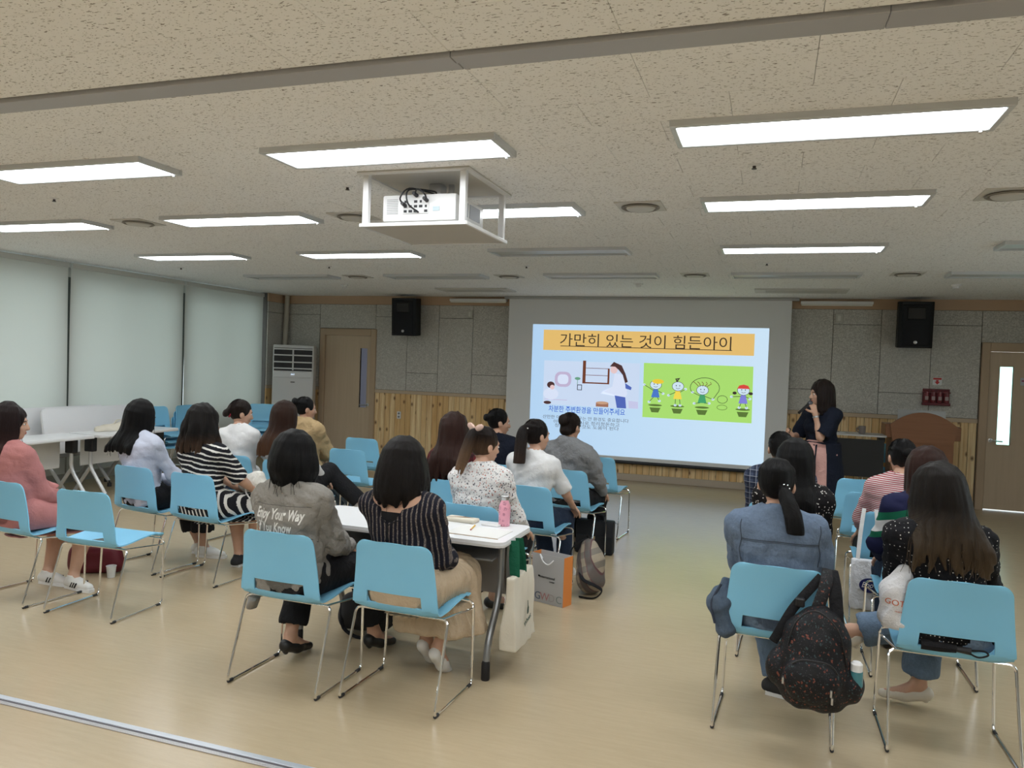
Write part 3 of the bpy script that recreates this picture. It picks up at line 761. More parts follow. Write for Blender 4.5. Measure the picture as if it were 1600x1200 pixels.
def field_object(name, V, F, mat, parent=None, attr=None):
    me = bpy.data.meshes.new(name); n = len(V); k = len(F)
    me.vertices.add(n); me.vertices.foreach_set('co', np.asarray(V, np.float32).ravel())
    me.loops.add(k * 4); me.loops.foreach_set('vertex_index', F.astype(np.int32).ravel())
    me.polygons.add(k); me.polygons.foreach_set('loop_start', np.arange(0, 4 * k, 4, dtype=np.int32)); me.polygons.foreach_set('loop_total', np.full(k, 4, np.int32))
    me.polygons.foreach_set('use_smooth', np.ones(k, bool)); me.update(calc_edges=True); me.validate()
    if attr is not None:
        a = me.attributes.new('strand', 'FLOAT_VECTOR', 'POINT'); a.data.foreach_set('vector', np.asarray(attr, np.float32).ravel())
    me.materials.append(mat); return link(name, me, parent)

def v3(*a): return np.array(a, float)
def ik(a, c, l1, l2, pole):
    a, c = np.array(a, float), np.array(c, float); d = c - a; L = np.linalg.norm(d)
    if L > (l1 + l2) * .995: c = a + d / L * (l1 + l2) * .995; d = c - a; L = np.linalg.norm(d)
    u = d / L; x = (l1 ** 2 - l2 ** 2 + L * L) / (2 * L); h = math.sqrt(max(l1 ** 2 - x * x, 1e-6))
    p = np.array(pole, float); p = p - u * (p @ u); p /= np.linalg.norm(p) + 1e-9
    return a + u * x + p * h, c
def Rz(a): c, s = math.cos(a), math.sin(a); return np.array([[c, -s, 0], [s, c, 0], [0, 0, 1]])
def Rx(a): c, s = math.cos(a), math.sin(a); return np.array([[1, 0, 0], [0, c, -s], [0, s, c]])
def Ry(a): c, s = math.cos(a), math.sin(a); return np.array([[c, 0, s], [0, 1, 0], [-s, 0, c]])

# ---------------- skin and hair materials
def skin_mat(name, col):
    t = NT(name); p = t.coord(); t.b.inputs['Subsurface Weight'].default_value = .08; t.b.inputs['Subsurface Radius'].default_value = (.02, .008, .004)
    c = t.mix(t.noise(p, 25, 3), tuple(x * .93 for x in col), tuple(x * 1.06 for x in col)); t.bump(t.noise(p, 220, 2), .08, .001)
    return t.fin(c, .5, 0, .35)
skin = skin_mat('skin', (.56, .335, .235)); skin_d = skin_mat('skin_warm', (.49, .29, .20))
def hair_mat(name, col, tip=None, z0=0, z1=1):
    t = NT(name); a = t.attr('strand'); n = t.noise(t.scale(a, (1, .010, 1)), 44, 5, .75); n2 = t.noise(t.scale(a, (1, .02, 1)), 14, 3)
    c = t.mix(n, tuple(x * .45 for x in col), tuple(min(1, x * 1.8) for x in col))
    c = t.mix(t.m('MULTIPLY', n2, .5), c, tuple(x * 1.5 for x in col))
    if tip:
        z = t.sep(t.coord())[2]; f = t.ramp(t.m('DIVIDE', t.m('SUBTRACT', t.m('ADD', z, t.m('MULTIPLY', n2, .12)), z0 + .06), z1 - z0), [(0, 1), (1, 0)])
        c = t.mix(f, c, t.mix(n, tuple(x * .55 for x in tip), tuple(x * 1.5 for x in tip)))
    t.bump(n, .85, .009)
    return t.fin(c, .40, 0, .16)
HB = hair_mat('hair_black', (.0045, .0042, .0045)); HS = hair_mat('hair_soft_black', (.0075, .0055, .005)); HD = hair_mat('hair_dark_brown', (.013, .008, .0065)); HR = hair_mat('hair_reddish_brown', (.028, .012, .009))
lip_m = plain('lips', (.42, .13, .11), .4); eye_w = plain('eye_white', (.75, .73, .70), .25); eye_b = plain('eye_dark', (.012, .008, .006), .15); brow_m = plain('brow', (.03, .02, .016), .8)

def hand_field(F_, wrist, d, n, curl=.5, side=1, h=None, spread=.1, scale=1.0):
    """palm, four fingers and a thumb; d = direction of the hand, n = palm normal (side the fingers curl to)"""
    d = np.array(d, float); d /= np.linalg.norm(d); n = np.array(n, float); n -= d * (n @ d); n /= np.linalg.norm(n); w = np.cross(n, d) * side
    W = np.array(wrist, float); S = scale
    for q in (-.026, -.009, .009, .025): F_.cone(W + w * q * .5 * S, W + (d * .078 + w * q) * S, .015 * S, .011 * S, .012)
    ln = [(.030, .066), (.012, .076), (-.007, .070), (-.024, .055)]
    for i, (q, L) in enumerate(ln):
        p = W + (d * .078 + w * q * .95) * S; a = 0.0; dirn = d + w * q * spread * 8
        for j, fr in enumerate((.44, .32, .24)):
            a += curl * (.75, 1.0, .7)[j]; u = dirn * math.cos(a) + n * math.sin(a); u /= np.linalg.norm(u)
            q2 = p + u * L * fr * S; F_.cone(p, q2, (.0095 - .001 * j) * S, (.0087 - .001 * j) * S, .004); p = q2
    p = W + (d * .020 + w * .022) * S
    for j, L in enumerate((.040, .030, .024)):
        u = w * (.85 - .35 * j) + d * (.55 + .25 * j) + n * (.35 + .25 * curl * j); u /= np.linalg.norm(u)
        q2 = p + u * L * S; F_.cone(p, q2, (.0135 - .002 * j) * S, (.0115 - .0018 * j) * S, .006); p = q2

def skeleton(sp):
    J = {}
    st = sp.get('stand', False); lean = math.radians(sp.get('lean', 0)); side = sp.get('side', 0.0); tw = math.radians(sp.get('twist', 0)); bulk = sp.get('bulk', 1.0)
    if st: pel = v3(0, 0, .90)
    else: pel = v3(sp.get('px', 0), -.085 + sp.get('py', 0), .548)
    up = sp.get('up', 1.0)
    def tor(x, y, z):                       # torso point relative to pelvis
        p = v3(x, y, z * up); f = z / .6
        p = Rx(-lean) @ (Rz(tw * min(1, f)) @ p); p[0] += side * f; return pel + p
    J['pel'] = pel; J['waist'] = tor(0, -.012, .16); J['chest'] = tor(0, -.008, .305); J['up'] = tor(0, -.012, .40); J['nb'] = tor(0, -.008, .465)
    J['nt'] = tor(0, .012 + sp.get('neckf', 0), .535)
    J['tor'] = tor
    J['head'] = J['nt'] + v3(0, .018, .065) + v3(*sp.get('hoff', (0, 0, 0)))
    sw = sp.get('sw', .158)
    for s, k in ((-1, 'L'), (1, 'R')):
        J['sh' + k] = tor(s * sw, -.006, .398 + sp.get('shrug', 0)); J['hip' + k] = pel + v3(s * .088, .02, -.012)
        hd = sp.get('hand' + k)
        if hd is None: hd = (s * .08, .20, .60) if not st else (s * .22, .05, .80)
        pole = sp.get('pole' + k, (s * .55, -.6, -.55))
        J['el' + k], J['wr' + k] = ik(J['sh' + k], hd, .270, .235, pole)
        ft = sp.get('foot' + k)
        if ft is None: ft = (s * .10, .34, .085) if not st else (s * .075, 0.0, .085)
        J['kn' + k], J['an' + k] = ik(J['hip' + k], ft, .415, .40, sp.get('knee' + k, (s * .12, 1.0, .45) if not st else (s * .05, 1, 0)))
    J['HR'] = Rz(math.radians(sp.get('yaw', 0))) @ Rx(math.radians(-sp.get('pitch', 0))) @ Ry(math.radians(sp.get('roll', 0)))
    return J

def torso_field(F_, J, o=0.0, b=1.0, k=.05, hem=None, belly=0.0):
    t = J['tor']; c = J['chest']; w = J['waist']
    F_.ell(c, (.150 * b + o, .098 * b + o, .150 + o), k); F_.ell(w, (.128 * b + o + belly, .095 * b + o + belly, .13 + o), k)
    F_.ell(J['pel'] + v3(0, 0, .015), (.165 * b + o, .120 * b + o, .105 + o), k)
    F_.cone(t(-.055, .060, .285), t(-.06, .062, .275), .058 + o, .055 + o, k); F_.cone(t(.055, .060, .285), t(.06, .062, .275), .058 + o, .055 + o, k)
    F_.cone(J['shL'], J['shR'], .050 + o, .050 + o, k); F_.cone(t(-.09, -.012, .37), t(.09, -.012, .37), .07 + o, .07 + o, k)
    for s in ('L', 'R'):
        F_.cone(J['nb'] + v3(0, -.01, .0), J['sh' + s] * .75 + J['nb'] * .25 + v3(0, 0, -.004), .042 + o, .042 + o, k)

def person(label, base, sp, top=None, bottom=None, shoes=None, hair=None, h=.011):
    seedn = abs(hash(label)) % 1000 if False else sum(ord(c) for c in label) % 997
    P = empty('person', (base[0], base[1], 0), math.radians(base[2]), label, 'person', None)
    J = skeleton(sp); b = sp.get('bulk', 1.0); st = sp.get('stand', False)
    pts = np.array([v for k, v in J.items() if isinstance(v, np.ndarray) and v.shape == (3,)])
    lo = pts.min(0) - .25; hi = pts.max(0) + .26; lo[2] = max(lo[2], -.02)
    sk = sp.get('skin', skin)
    # ---- body
    B = Field(lo, hi, h)
    torso_field(B, J, 0, b)
    B.cone(J['nb'] - v3(0, 0, .02), J['nt'], .045, .040, .025)
    HRm = J['HR']; H0 = J['head']; hs = sp.get('hs', 1.0)
    hp = lambda x, y, z: H0 + HRm @ (v3(x, y, z) * hs)
    for s, q in ((-1, 'L'), (1, 'R')):
        B.path([J['sh' + q], J['el' + q], J['wr' + q]], [.040 * b, .033 * b, .023], .02)
        m = J['el' + q] * .62 + J['wr' + q] * .38; B.cone(J['el' + q], m, .032 * b, .031 * b, .02)
        B.path([J['hip' + q], J['kn' + q]], [.086 * b, .056 * b], .03); calf = J['kn' + q] * .62 + J['an' + q] * .38 + v3(0, -.012, 0)
        B.path([J['kn' + q], calf, J['an' + q]], [.052 * b, .051 * b, .032], .025)
        fd = v3(*sp.get('toe' + q, (s * .12, 1, 0))); fd /= np.linalg.norm(fd); fh = sp.get('heel', 0.0)
        J['fd' + q] = fd; a = J['an' + q]
        B.path([a, a + fd * .06 + v3(0, 0, -.045), a + fd * .15 + v3(0, 0, -.06) + v3(0, 0, -fh * .0)], [.032, .030, .019], .02); B.cone(a, a - fd * .03 + v3(0, 0, -.055), .032, .026, .02)
    if not st: B.chair()
    parts = [B.mesh()]
    # head and face, on a finer grid
    fh_ = min(h, .0075)
    Hd = Field(H0 - .2, H0 + .2, fh_)
    Hd.ell(hp(0, -.010, .022), (.075 * hs, .094 * hs, .093 * hs), .02, rot=HRm); Hd.ell(hp(0, .024, -.033), (.055 * hs, .063 * hs, .076 * hs), .025, rot=HRm)
    Hd.ell(hp(0, .052, -.082), (.028 * hs, .026 * hs, .020 * hs), .03, rot=HRm); Hd.cone(hp(0, .088, .012), hp(0, .104, -.028), .007 * hs, .0125 * hs, .014); Hd.cone(hp(-.010, .094, -.031), hp(.010, .094, -.031), .008, .008, .01)
    Hd.cone(hp(-.032, .078, .024), hp(.032, .078, .024), .010, .010, .02)
    Hd.cone(hp(-.015, .086, -.058), hp(.015, .086, -.058), .0075, .0075, .01)
    for s in (-1, 1):
        Hd.ell(hp(s * .032, .092, .004), (.014, .010, .009), .012, 'sub', rot=HRm); Hd.ell(hp(s * .077, -.008, -.012), (.010, .020, .030), .008, rot=HRm @ Rz(s * .35))
        Hd.ell(hp(s * .036, .062, -.024), (.018, .018, .018), .02, rot=HRm)
    Hd.cone(J['nt'] - v3(0, .0, .03), H0 + HRm @ v3(0, -.025, -.03), .040, .040, .015)
    parts.append(Hd.mesh())
    for s, q in ((-1, 'L'), (1, 'R')):
        w = J['wr' + q]; d = w - J['el' + q]; d /= np.linalg.norm(d); hd = sp.get('hdir' + q); hn = sp.get('hnorm' + q, (-s * .3, .2, -1)); dd = v3(*hd) if hd else d
        HF = Field(w - .20, w + .20, .0048 if h < .0125 else .006); HF.cone(w - d * .06, w, .026, .024, .015); hand_field(HF, w, dd, hn, sp.get('curl' + q, .45), s); parts.append(HF.mesh())
    V = []; Fq = []; n = 0
    for a, c in parts: V.append(a); Fq.append(c + n); n += len(a)
    body = field_object('body', np.concatenate(V), np.concatenate(Fq), sk, P)
    # eyes, brows, lips
    R4 = Matrix([list(r) for r in HRm])
    e = MB(); ed = MB(); br = MB(); lp = MB()
    for s in (-1, 1):
        ex = MB().ball(hp(s * .031, .0805, .004), (.0125, .008, .0065), n=10, m=6, rot=R4).build('eye', eye_w, body)
        MB().ball(hp(s * .031, .0868, .004), (.0055, .003, .0055), n=8, m=6, rot=R4).build('iris', eye_b, ex)
        br.tube([hp(s * .016, .089, .022), hp(s * .032, .087, .027), hp(s * .048, .078, .022)], .0032, 5)
    br.build('eyebrows', brow_m, body)
    lp.ball(hp(0, .0915, -.0535), (.019, .005, .0045), n=10, m=6, rot=R4).ball(hp(0, .0905, -.0615), (.017, .0055, .0052), n=10, m=6, rot=R4).build('lips', lip_m, body)
    # ---- bottom garment
    if bottom:
        kind = bottom['kind']; o = bottom.get('o', .014); G = Field(lo, hi, h)
        wz = bottom.get('waist', .14)
        G.ell(J['pel'] + v3(0, 0, .015), (.165 * b + o, .120 * b + o, .105 + o), .05); G.cone(J['pel'], J['waist'] * .6 + J['pel'] * .4, .11 * b + o, .105 * b + o, .05)
        if kind == 'pants':
            f = bottom.get('len', .9); flare = bottom.get('flare', 0)
            for q in 'LR':
                G.path([J['hip' + q], J['kn' + q]], [.088 * b + o, .060 * b + o], .04); e_ = J['kn' + q] * (1 - f) + J['an' + q] * f
                r1 = .050 * b + o + flare; G.cone(J['kn' + q], e_, .058 * b + o, r1, .03)
            G.ripple(bottom.get('rip', .005), seedn + 3, (16, 16, 16), .8)
            for q in 'LR':
                e_ = J['kn' + q] * (1 - f) + J['an' + q] * f; ax = J['an' + q] - J['kn' + q]; ax /= np.linalg.norm(ax); rr = .050 * b + o + flare
                G.cone(e_ + ax * (rr * .55), e_ + ax * (rr * .55 + .12), rr * .0 + rr * 1.25, rr * 1.25, .0, 'sub') if False else G.ell(e_ + ax * (rr + .012), (rr * 1.3, rr * 1.3, rr * 1.0 + .012), .004, 'sub')
        else:
            hem = bottom.get('hem', .30); fl = bottom.get('flare', .0); kn = (J['knL'] + J['knR']) / 2
            for q in 'LR': G.path([J['hip' + q], J['kn' + q] + v3(0, .0, 0)], [.09 * b + o, .066 * b + o], .06)
            G.cone(J['pel'] + v3(0, .08, -.01), kn + v3(0, -.02, -.005), .095 + o, .075 + o, .08)
            if st:
                z1 = hem; G.path([J['pel'], v3(0, 0, .70), v3(0, .01, z1 + .05)], [.135 * b + o, .15 * b + o, .15 + fl], .05)
            elif hem < .46:
                for x in (-1, -.33, .33, 1):
                    wx = .10 + fl; a = kn + v3(x * (.07 + abs(kn[0] - J['knR'][0]) * .3), -.02, .0); e_ = v3(kn[0] + x * (wx + .03), kn[1] - .03 + bottom.get('back', -.06), hem + .02); G.cone(a, e_, .060 + o, .052 + o + fl * .5, .07)
                for x in (-1, 0, 1): G.cone(kn + v3(x * .06, -.15, -.02), v3(kn[0] + x * (.09 + fl), kn[1] - .18, hem + .04), .05 + o, .05 + o, .07)
            pl = bottom.get('pleat', 0)
            if pl:
                X = G.ax[0][:, None, None]; Y = G.ax[1][None, :, None]; an = np.arctan2(X - J['pel'][0], (Y - .12) * 1.0 + 0 * X)
                G.D = G.D + (.0055 * np.sin(an * pl + 2 * np.sin(3 * an))).astype(np.float32) * np.clip((.9 - G.ax[2]) / .3, 0, 1)[None, None, :].astype(np.float32)
            G.ripple(bottom.get('rip', .006), seedn + 5, (14, 14, 6)); G.plane((0, 0, -1), -hem)
        cutp = G.ax[2][None, None, :] - (J['pel'][2] + wz) + 0 * G.ax[1][None, :, None]; G.D = np.where((G.ax[1][None, :, None] < J['pel'][1] + .2) & (cutp > G.D), cutp, G.D).astype(np.float32)
        if not st: G.chair()
        V, Fq = G.mesh(); bo = field_object(bottom.get('name', 'trousers' if kind == 'pants' else 'skirt'), V, Fq, bottom['mat'], P)
    # ---- top garment
    tg = None
    if top:
        o = top.get('o', .014); G = Field(lo, hi, top.get('h', h)); torso_field(G, J, o, b, .05, belly=top.get('belly', .012))
        hem = top.get('hem', .52)
        if not st and top.get('skirt_over'): pass
        sl = top.get('sleeve', 1.0); so = top.get('so', o + .004)
        for q in 'LR':
            S, E_, W = J['sh' + q], J['el' + q], J['wr' + q]
            if top.get('puff'): G.cone(S * .8 + E_ * .2, S * .25 + E_ * .75, .062 + so, .055 + so, .03)
            if sl <= .55:
                f = sl / .5; e_ = S * (1 - f) + E_ * f; G.cone(S, e_, .043 * b + so, .041 * b + so + top.get('sflare', .006), .025)
            else:
                f = (sl - .5) / .5; e_ = E_ * (1 - f) + W * f; G.path([S, E_, e_], [.043 * b + so, .036 * b + so, .028 + so + top.get('sflare', 0)], .025)
        if top.get('collar'):
            n_ = 14
            for i in range(n_):
                a0, a1 = [2 * PI * (i + q) / n_ for q in (0, 1)]
                c = lambda a: J['nb'] + v3(.058 * math.sin(a), -.010 - .054 * math.cos(a), .020 + (.012 if math.cos(a) > 0 else -.015))
                G.cone(c(a0), c(a1), .014, .014, .008)
        G.ripple(top.get('rip', .006), seedn, top.get('rf', (13, 13, 19)), 1.1)
        if top.get('gather'):
            X = G.ax[0][:, None, None]; zz = G.ax[2][None, None, :]; G.D = G.D + (.004 * np.sin(X * 170 + 3 * np.sin(X * 31)) * np.clip((top['gather'] - zz) / .05, 0, 1) * np.clip((zz - top['gather'] + .22) / .15, 0, 1)).astype(np.float32)
        for c in top.get('cut', []): G.ell(J['nb'] + v3(*c[0]), c[1], .006, 'sub')
        G.cone(J['nb'] + v3(0, .004, .035 + top.get('neck', 0)), J['nt'] + v3(0, 0, .06), .058, .065, .006, 'sub')
        for q in 'LR':       # open sleeve ends
            S, E_, W = J['sh' + q], J['el' + q], J['wr' + q]
            if sl <= .55: f = sl / .5; e_ = S * (1 - f) + E_ * f; ax = (E_ - S) / np.linalg.norm(E_ - S); rr = .055 + so
            else: f = (sl - .5) / .5; e_ = E_ * (1 - f) + W * f; ax = (W - E_) / np.linalg.norm(W - E_); rr = .040 + so
            if top.get('opencuff', True) and sl < .98: G.ell(e_ + ax * (rr * 1.0 + .012), (rr * 1.2,) * 3, .004, 'sub')
        if top.get('flaps'):      # loose hem hanging behind/at the side of the seat
            for (a, c, r0, r1) in top['flaps']: G.cone(a, c, r0, r1, .02)
        G.plane((0, 0, -1), -(top.get('flapz', hem)))
        if not st: G.chair()
        V, Fq = G.mesh(); tg = field_object(top.get('name', 'blouse'), V, Fq, top['mat'], P)
    if top and top.get('inner'):
        G = Field(lo, hi, h); torso_field(G, J, .007, b); G.plane((0, 0, 1), J['nb'][2] - .078); G.plane((0, 0, -1), -.70); G.chair(); V, Fq = G.mesh(); field_object('camisole', V, Fq, top['inner'], P)
    # ---- shoes
    if shoes:
        kd = shoes['kind']; sm = shoes['mat']
        for s, q in ((-1, 'L'), (1, 'R')):
            a = J['an' + q]; fd = J['fd' + q]; hz = shoes.get('heel', .0); S = Field(a - .26, a + .26, .007)
            ba = a - fd * .035; gz = a[2] - .085
            if kd == 'sneaker':
                S.path([ba + v3(0, 0, -.045), a + fd * .06 + v3(0, 0, -.05), a + fd * .165 + v3(0, 0, -.058)], [.042, .040, .032], .03); S.cone(a + v3(0, 0, -.03), a + v3(0, 0, .0), .042, .042, .02); S.cone(a + v3(0, 0, .0), a + v3(0, 0, .09), .034, .040, .004, 'sub')
                S.plane((0, 0, -1), -(gz + .018))
            else:
                S.path([ba + v3(0, 0, -.045), a + fd * .06 + v3(0, 0, -.062), a + fd * .165 + v3(0, 0, -.068)], [.037, .034, .022], .02); S.ell(a + fd * .035 + v3(0, 0, .005), (.055, .055, .040), .004, 'sub')
            V, Fq = S.mesh(); so_ = field_object('shoe', V, Fq, sm, P)
            pr = np.cross(fd, v3(0, 0, 1)); pr /= np.linalg.norm(pr)
            if kd == 'sneaker':
                sole = [ba - fd * .012, ba + fd * .09, ba + fd * .19, ba + fd * .235]; w = [.036, .038, .037, .020]; pl_ = [tuple((sole[i] + pr * w[i])[:2]) for i in range(4)] + [tuple((sole[i] - pr * w[i])[:2]) for i in (3, 2, 1, 0)]
                MB().prism(pl_, gz + .001, gz + .024).build('sole', shoes.get('sole', white_plastic), so_)
                for i in range(shoes.get('stripes', 0)):
                    for sd in (-1, 1):
                        c0 = a + fd * (.035 + .022 * i) + pr * sd * .0475; MB().tube([c0 + v3(0, 0, -.060), c0 + fd * .014 - pr * sd * .006 + v3(0, 0, -.028)], .0055, 5).build('stripe', black_plastic, so_)
                for i in range(4):
                    c0 = a + fd * (.052 + .02 * i) + v3(0, 0, -.012 - .009 * i); MB().tube([c0 + pr * .016, c0 - pr * .016], .004, 5).build('lace', shoes.get('lace', white_plastic), so_)
            elif kd == 'heel':
                MB().tube([ba + v3(0, 0, -.075), ba + fd * .004 + v3(0, 0, gz - ba[2] + .001)], [.020, .011], 10).build('heel', sm, so_)
    # ---- hair
    if hair: make_hair(P, J, hair, h, hs)
    return P, J, tg

def make_hair(P, J, hr, h, hs):
    kind = hr['kind']; R = J['HR']; hr.setdefault('vol', -.004 if kind in ('pony', 'bun', 'updo') else 0); H0 = J['head']; hp = lambda x, y, z: H0 + R @ (v3(x, y, z) * hs)
    rg = np.random.RandomState(hr.get('seed', 1)); res = hr.get('res', .0058 if h < .0125 else .0075)
    zend = hr.get('z', H0[2] - .1)
    lo = H0 - v3(.24, .26, .2); hi = H0 + v3(.24, .26, .2); lo[2] = min(lo[2], zend - .05)
    G = Field(lo, hi, res); vol = hr.get('vol', .0)
    G.ell(hp(0, -.016, .026), ((.086 + vol) * hs, (.101 + vol) * hs, (.103 + vol * .7) * hs), .01, rot=R)
    A, Bq, C = .087 + vol, .103 + vol, .104 + vol * .7; locks = []
    def skull(phi, th, r=1.0):     # phi 0 = back
        return (A * math.sin(th) * math.sin(phi) * r, -.016 - Bq * math.sin(th) * math.cos(phi) * r, .026 + C * math.cos(th) * r)
    back = hr.get('backy', -.225 + J['pel'][1] + .085)
    if kind in ('long', 'bob'):
        N = hr.get('n', 30); rng = hr.get('span', 2.15); flare = hr.get('flare', .0)
        for i in range(N):
            ph = -rng + 2 * rng * i / (N - 1) + rg.normal() * .03
            pts = [hp(*skull(ph, th, 1.0)) for th in (.25, .7, 1.1, 1.5)]
            e = pts[-1]; ze = zend + rg.uniform(-.02, .02) * hr.get('rag', 1.0) + hr.get('front', 0) * (abs(ph) / rng) ** 2; n = 8
            out = R @ v3(math.sin(ph), -math.cos(ph), 0)
            jit = rg.uniform(-.008, .006); wob = rg.uniform(0, 6.28); am = hr.get('wave', .004)
            for j in range(1, n + 1):
                f = j / n; z = e[2] + (ze - e[2]) * f
                p = v3(e[0], e[1], z) + v3(out[0], out[1], 0) * (flare * f * (1 - .0 * f)) + v3(math.sin(wob + f * 7), math.cos(wob + f * 6), 0) * am * f
                if kind == 'bob': p = v3(*p) - v3(out[0], out[1], 0) * hr.get('tuck', .035) * max(0, f - .55) / .45 + v3(out[0], out[1], 0) * .012 * math.sin(f * PI)
                if kind == 'long':
                    if hr.get('behind', True):
                        tq = min(1, max(0, (J['nb'][2] + .07 - z) / .17)); tq = tq * tq * (3 - 2 * tq); p[1] = p[1] + tq * (min(p[1], back + jit) - p[1])
                    p[0] = H0[0] + (p[0] - H0[0]) * (1 - hr.get('narrow', .0) * f) + hr.get('drift', 0) * f
                pts.append(p)
            r0 = .019; rs = [.017] * 4 + [r0 * (1 - hr.get('thin', .25) * j / n) for j in range(1, n)] + [hr.get('tip', .010)]
            G.lock(pts, rs, .007)
        if kind == 'bob' or hr.get('fill', True):
            zb = max(zend + .09, H0[2] - .16); G.cone(hp(0, -.035, -.02), v3(H0[0], H0[1] - .035, zb), .082, .072, .03)
    tie = None
    if kind == 'pony':
        tie = hp(*hr.get('tie', (0, -.12, .0))); end = np.array(hr['end']); mid = tie * .5 + end * .5 + v3(*hr.get('mid', (0, -.02, .0)))
        for i in range(9):
            a = 6.28 * i / 9; w = hr.get('w', .020); o0 = v3(math.cos(a) * .008, math.sin(a) * .006, 0); o1 = v3(math.cos(a) * w, math.sin(a) * w * .6, 0); o2 = v3(math.cos(a) * w * .9, math.sin(a) * w * .5, rg.uniform(-.03, .05))
            pts = smooth_path([tie + o0 + v3(0, .01, 0), tie + R @ v3(0, -.022, -.0) + o0, tie * .75 + mid * .25 + R @ v3(0, -.02, 0) + o1 * .8, mid + o1, end * .7 + mid * .3 + o1, end + o2], 3); pts = [np.array(p) for p in pts]
            rs = [.011 + .006 * math.sin(PI * j / (len(pts) - 1)) - .006 * (j / (len(pts) - 1)) ** 3 for j in range(len(pts))]; G.lock(pts, rs, .005)
        if hr.get('wispy', True):
            for i in range(16):
                ph = -2.0 + 4.0 * i / 15; G.lock([hp(*skull(ph, .5, .92)), hp(*skull(ph * .8, 1.1, .93)), tie], [.010, .012, .010], .012)
    if kind in ('bun', 'updo'):
        tie = hp(*hr.get('tie', (0, -.115, .045))); r = hr.get('r', .042)
        for i in range(hr.get('turns', 10)):
            a = 6.28 * i / 10; a2 = 6.28 * (i + 1.6) / 10; u = R @ v3(math.cos(a), 0, math.sin(a)) * r * .55; w = R @ v3(math.cos(a2), -.45, math.sin(a2)) * r * .55; G.cone(tie + u, tie + w, r * .42, r * .38, .008)
        G.ell(tie, (r * .8, r * .7, r * .8), .01)
        for i in range(14):
            ph = -2.1 + 4.2 * i / 13; G.lock([hp(*skull(ph, .75, .92)), hp(*skull(ph * .75, 1.25, .93)), tie], [.009, .012, .010], .012)
        if kind == 'updo': G.ell(hp(0, -.07, -.045), (.055, .045, .04), .03, rot=R)
    # face opening (and ears when the hair is tied back)
    fw = hr.get('face', .064); part = hr.get('hairline', .060)
    G.ell(hp(0, .112, -.038), (fw * hs, .075 * hs, (part + .038) * hs), .012, 'sub', rot=R)
    if kind in ('pony', 'bun', 'updo'):
        for s in (-1, 1): G.ell(hp(s * .092, .012, -.030), (.022, .028, .036), .012, 'sub', rot=R)
        G.ell(hp(0, .020, -.128), (.10, .085, .052), .03, 'sub', rot=R)
        if kind == 'pony': pass
    rgm = hr.get('rip', .003); G.ripple(rgm, hr.get('seed', 1) + 40, (50, 50, 3))
    V, Fq = G.mesh()
    L = (V - H0) @ R; c = np.array([0, -.04, .10]); q = L - c; ph = np.arctan2(q[:, 0], -q[:, 1] + .001); t = np.sqrt((q ** 2).sum(1))
    xb = (V[:, 0] - H0[0]); low = np.clip((H0[2] - .06 - V[:, 2]) / .06, 0, 1)
    at = np.stack([np.where(low > .5, xb * 9 + (V[:, 1] - H0[1]) * 4, ph), t * 6, low * 0], 1)
    at[:, 0] = (1 - low) * ph * .9 + low * (xb * 9 + (V[:, 1] - H0[1]) * 4)
    ho = field_object('hair', V, Fq, hr['mat'], P, at)
    # loose single strands around the outline
    W = MB(); ns = hr.get('strands', 110)
    for i in range(ns):
        ph = rg.uniform(-2.3, 2.3); th = rg.uniform(.1, 1.0); a = v3(*skull(ph, th, 1.0)); L_ = rg.uniform(.05, .11)
        if kind in ('long', 'bob') and rg.rand() < .65:
            e = hp(*skull(ph, 1.5, 1.03)); f0 = rg.uniform(.2, .8); z0 = e[2] + (zend - e[2]) * f0
            out = R @ v3(math.sin(ph), -math.cos(ph), 0); fl = hr.get('flare', 0)
            yb = (lambda z: back - .02) if (kind == 'long' and z0 < J['nb'][2]) else (lambda z: e[1])
            p0 = v3(e[0] + out[0] * (fl * f0 + .006), min(e[1], yb(z0)) if kind == 'long' else e[1] + out[1] * .004, z0); p1 = p0 + v3(out[0] * .006, out[1] * .006 - .002, -.08); p2 = p1 + v3(rg.normal() * .012, rg.normal() * .006 - .004, -.06)
            if p2[2] < zend - .05: continue
        else:
            b_ = skull(ph, th + .35, 1.035); c_ = skull(ph, th + .75, 1.02 + rg.uniform(0, .06)); p0 = hp(*a); p1 = hp(*b_); p2 = hp(*c_)
        W.tube(smooth_path([p0, p1, p2], 3), .0011, 3, cap=False)
    if ns: W.build('loose_strands', hr['mat'], ho)['kind'] = 'stuff'
    return ho
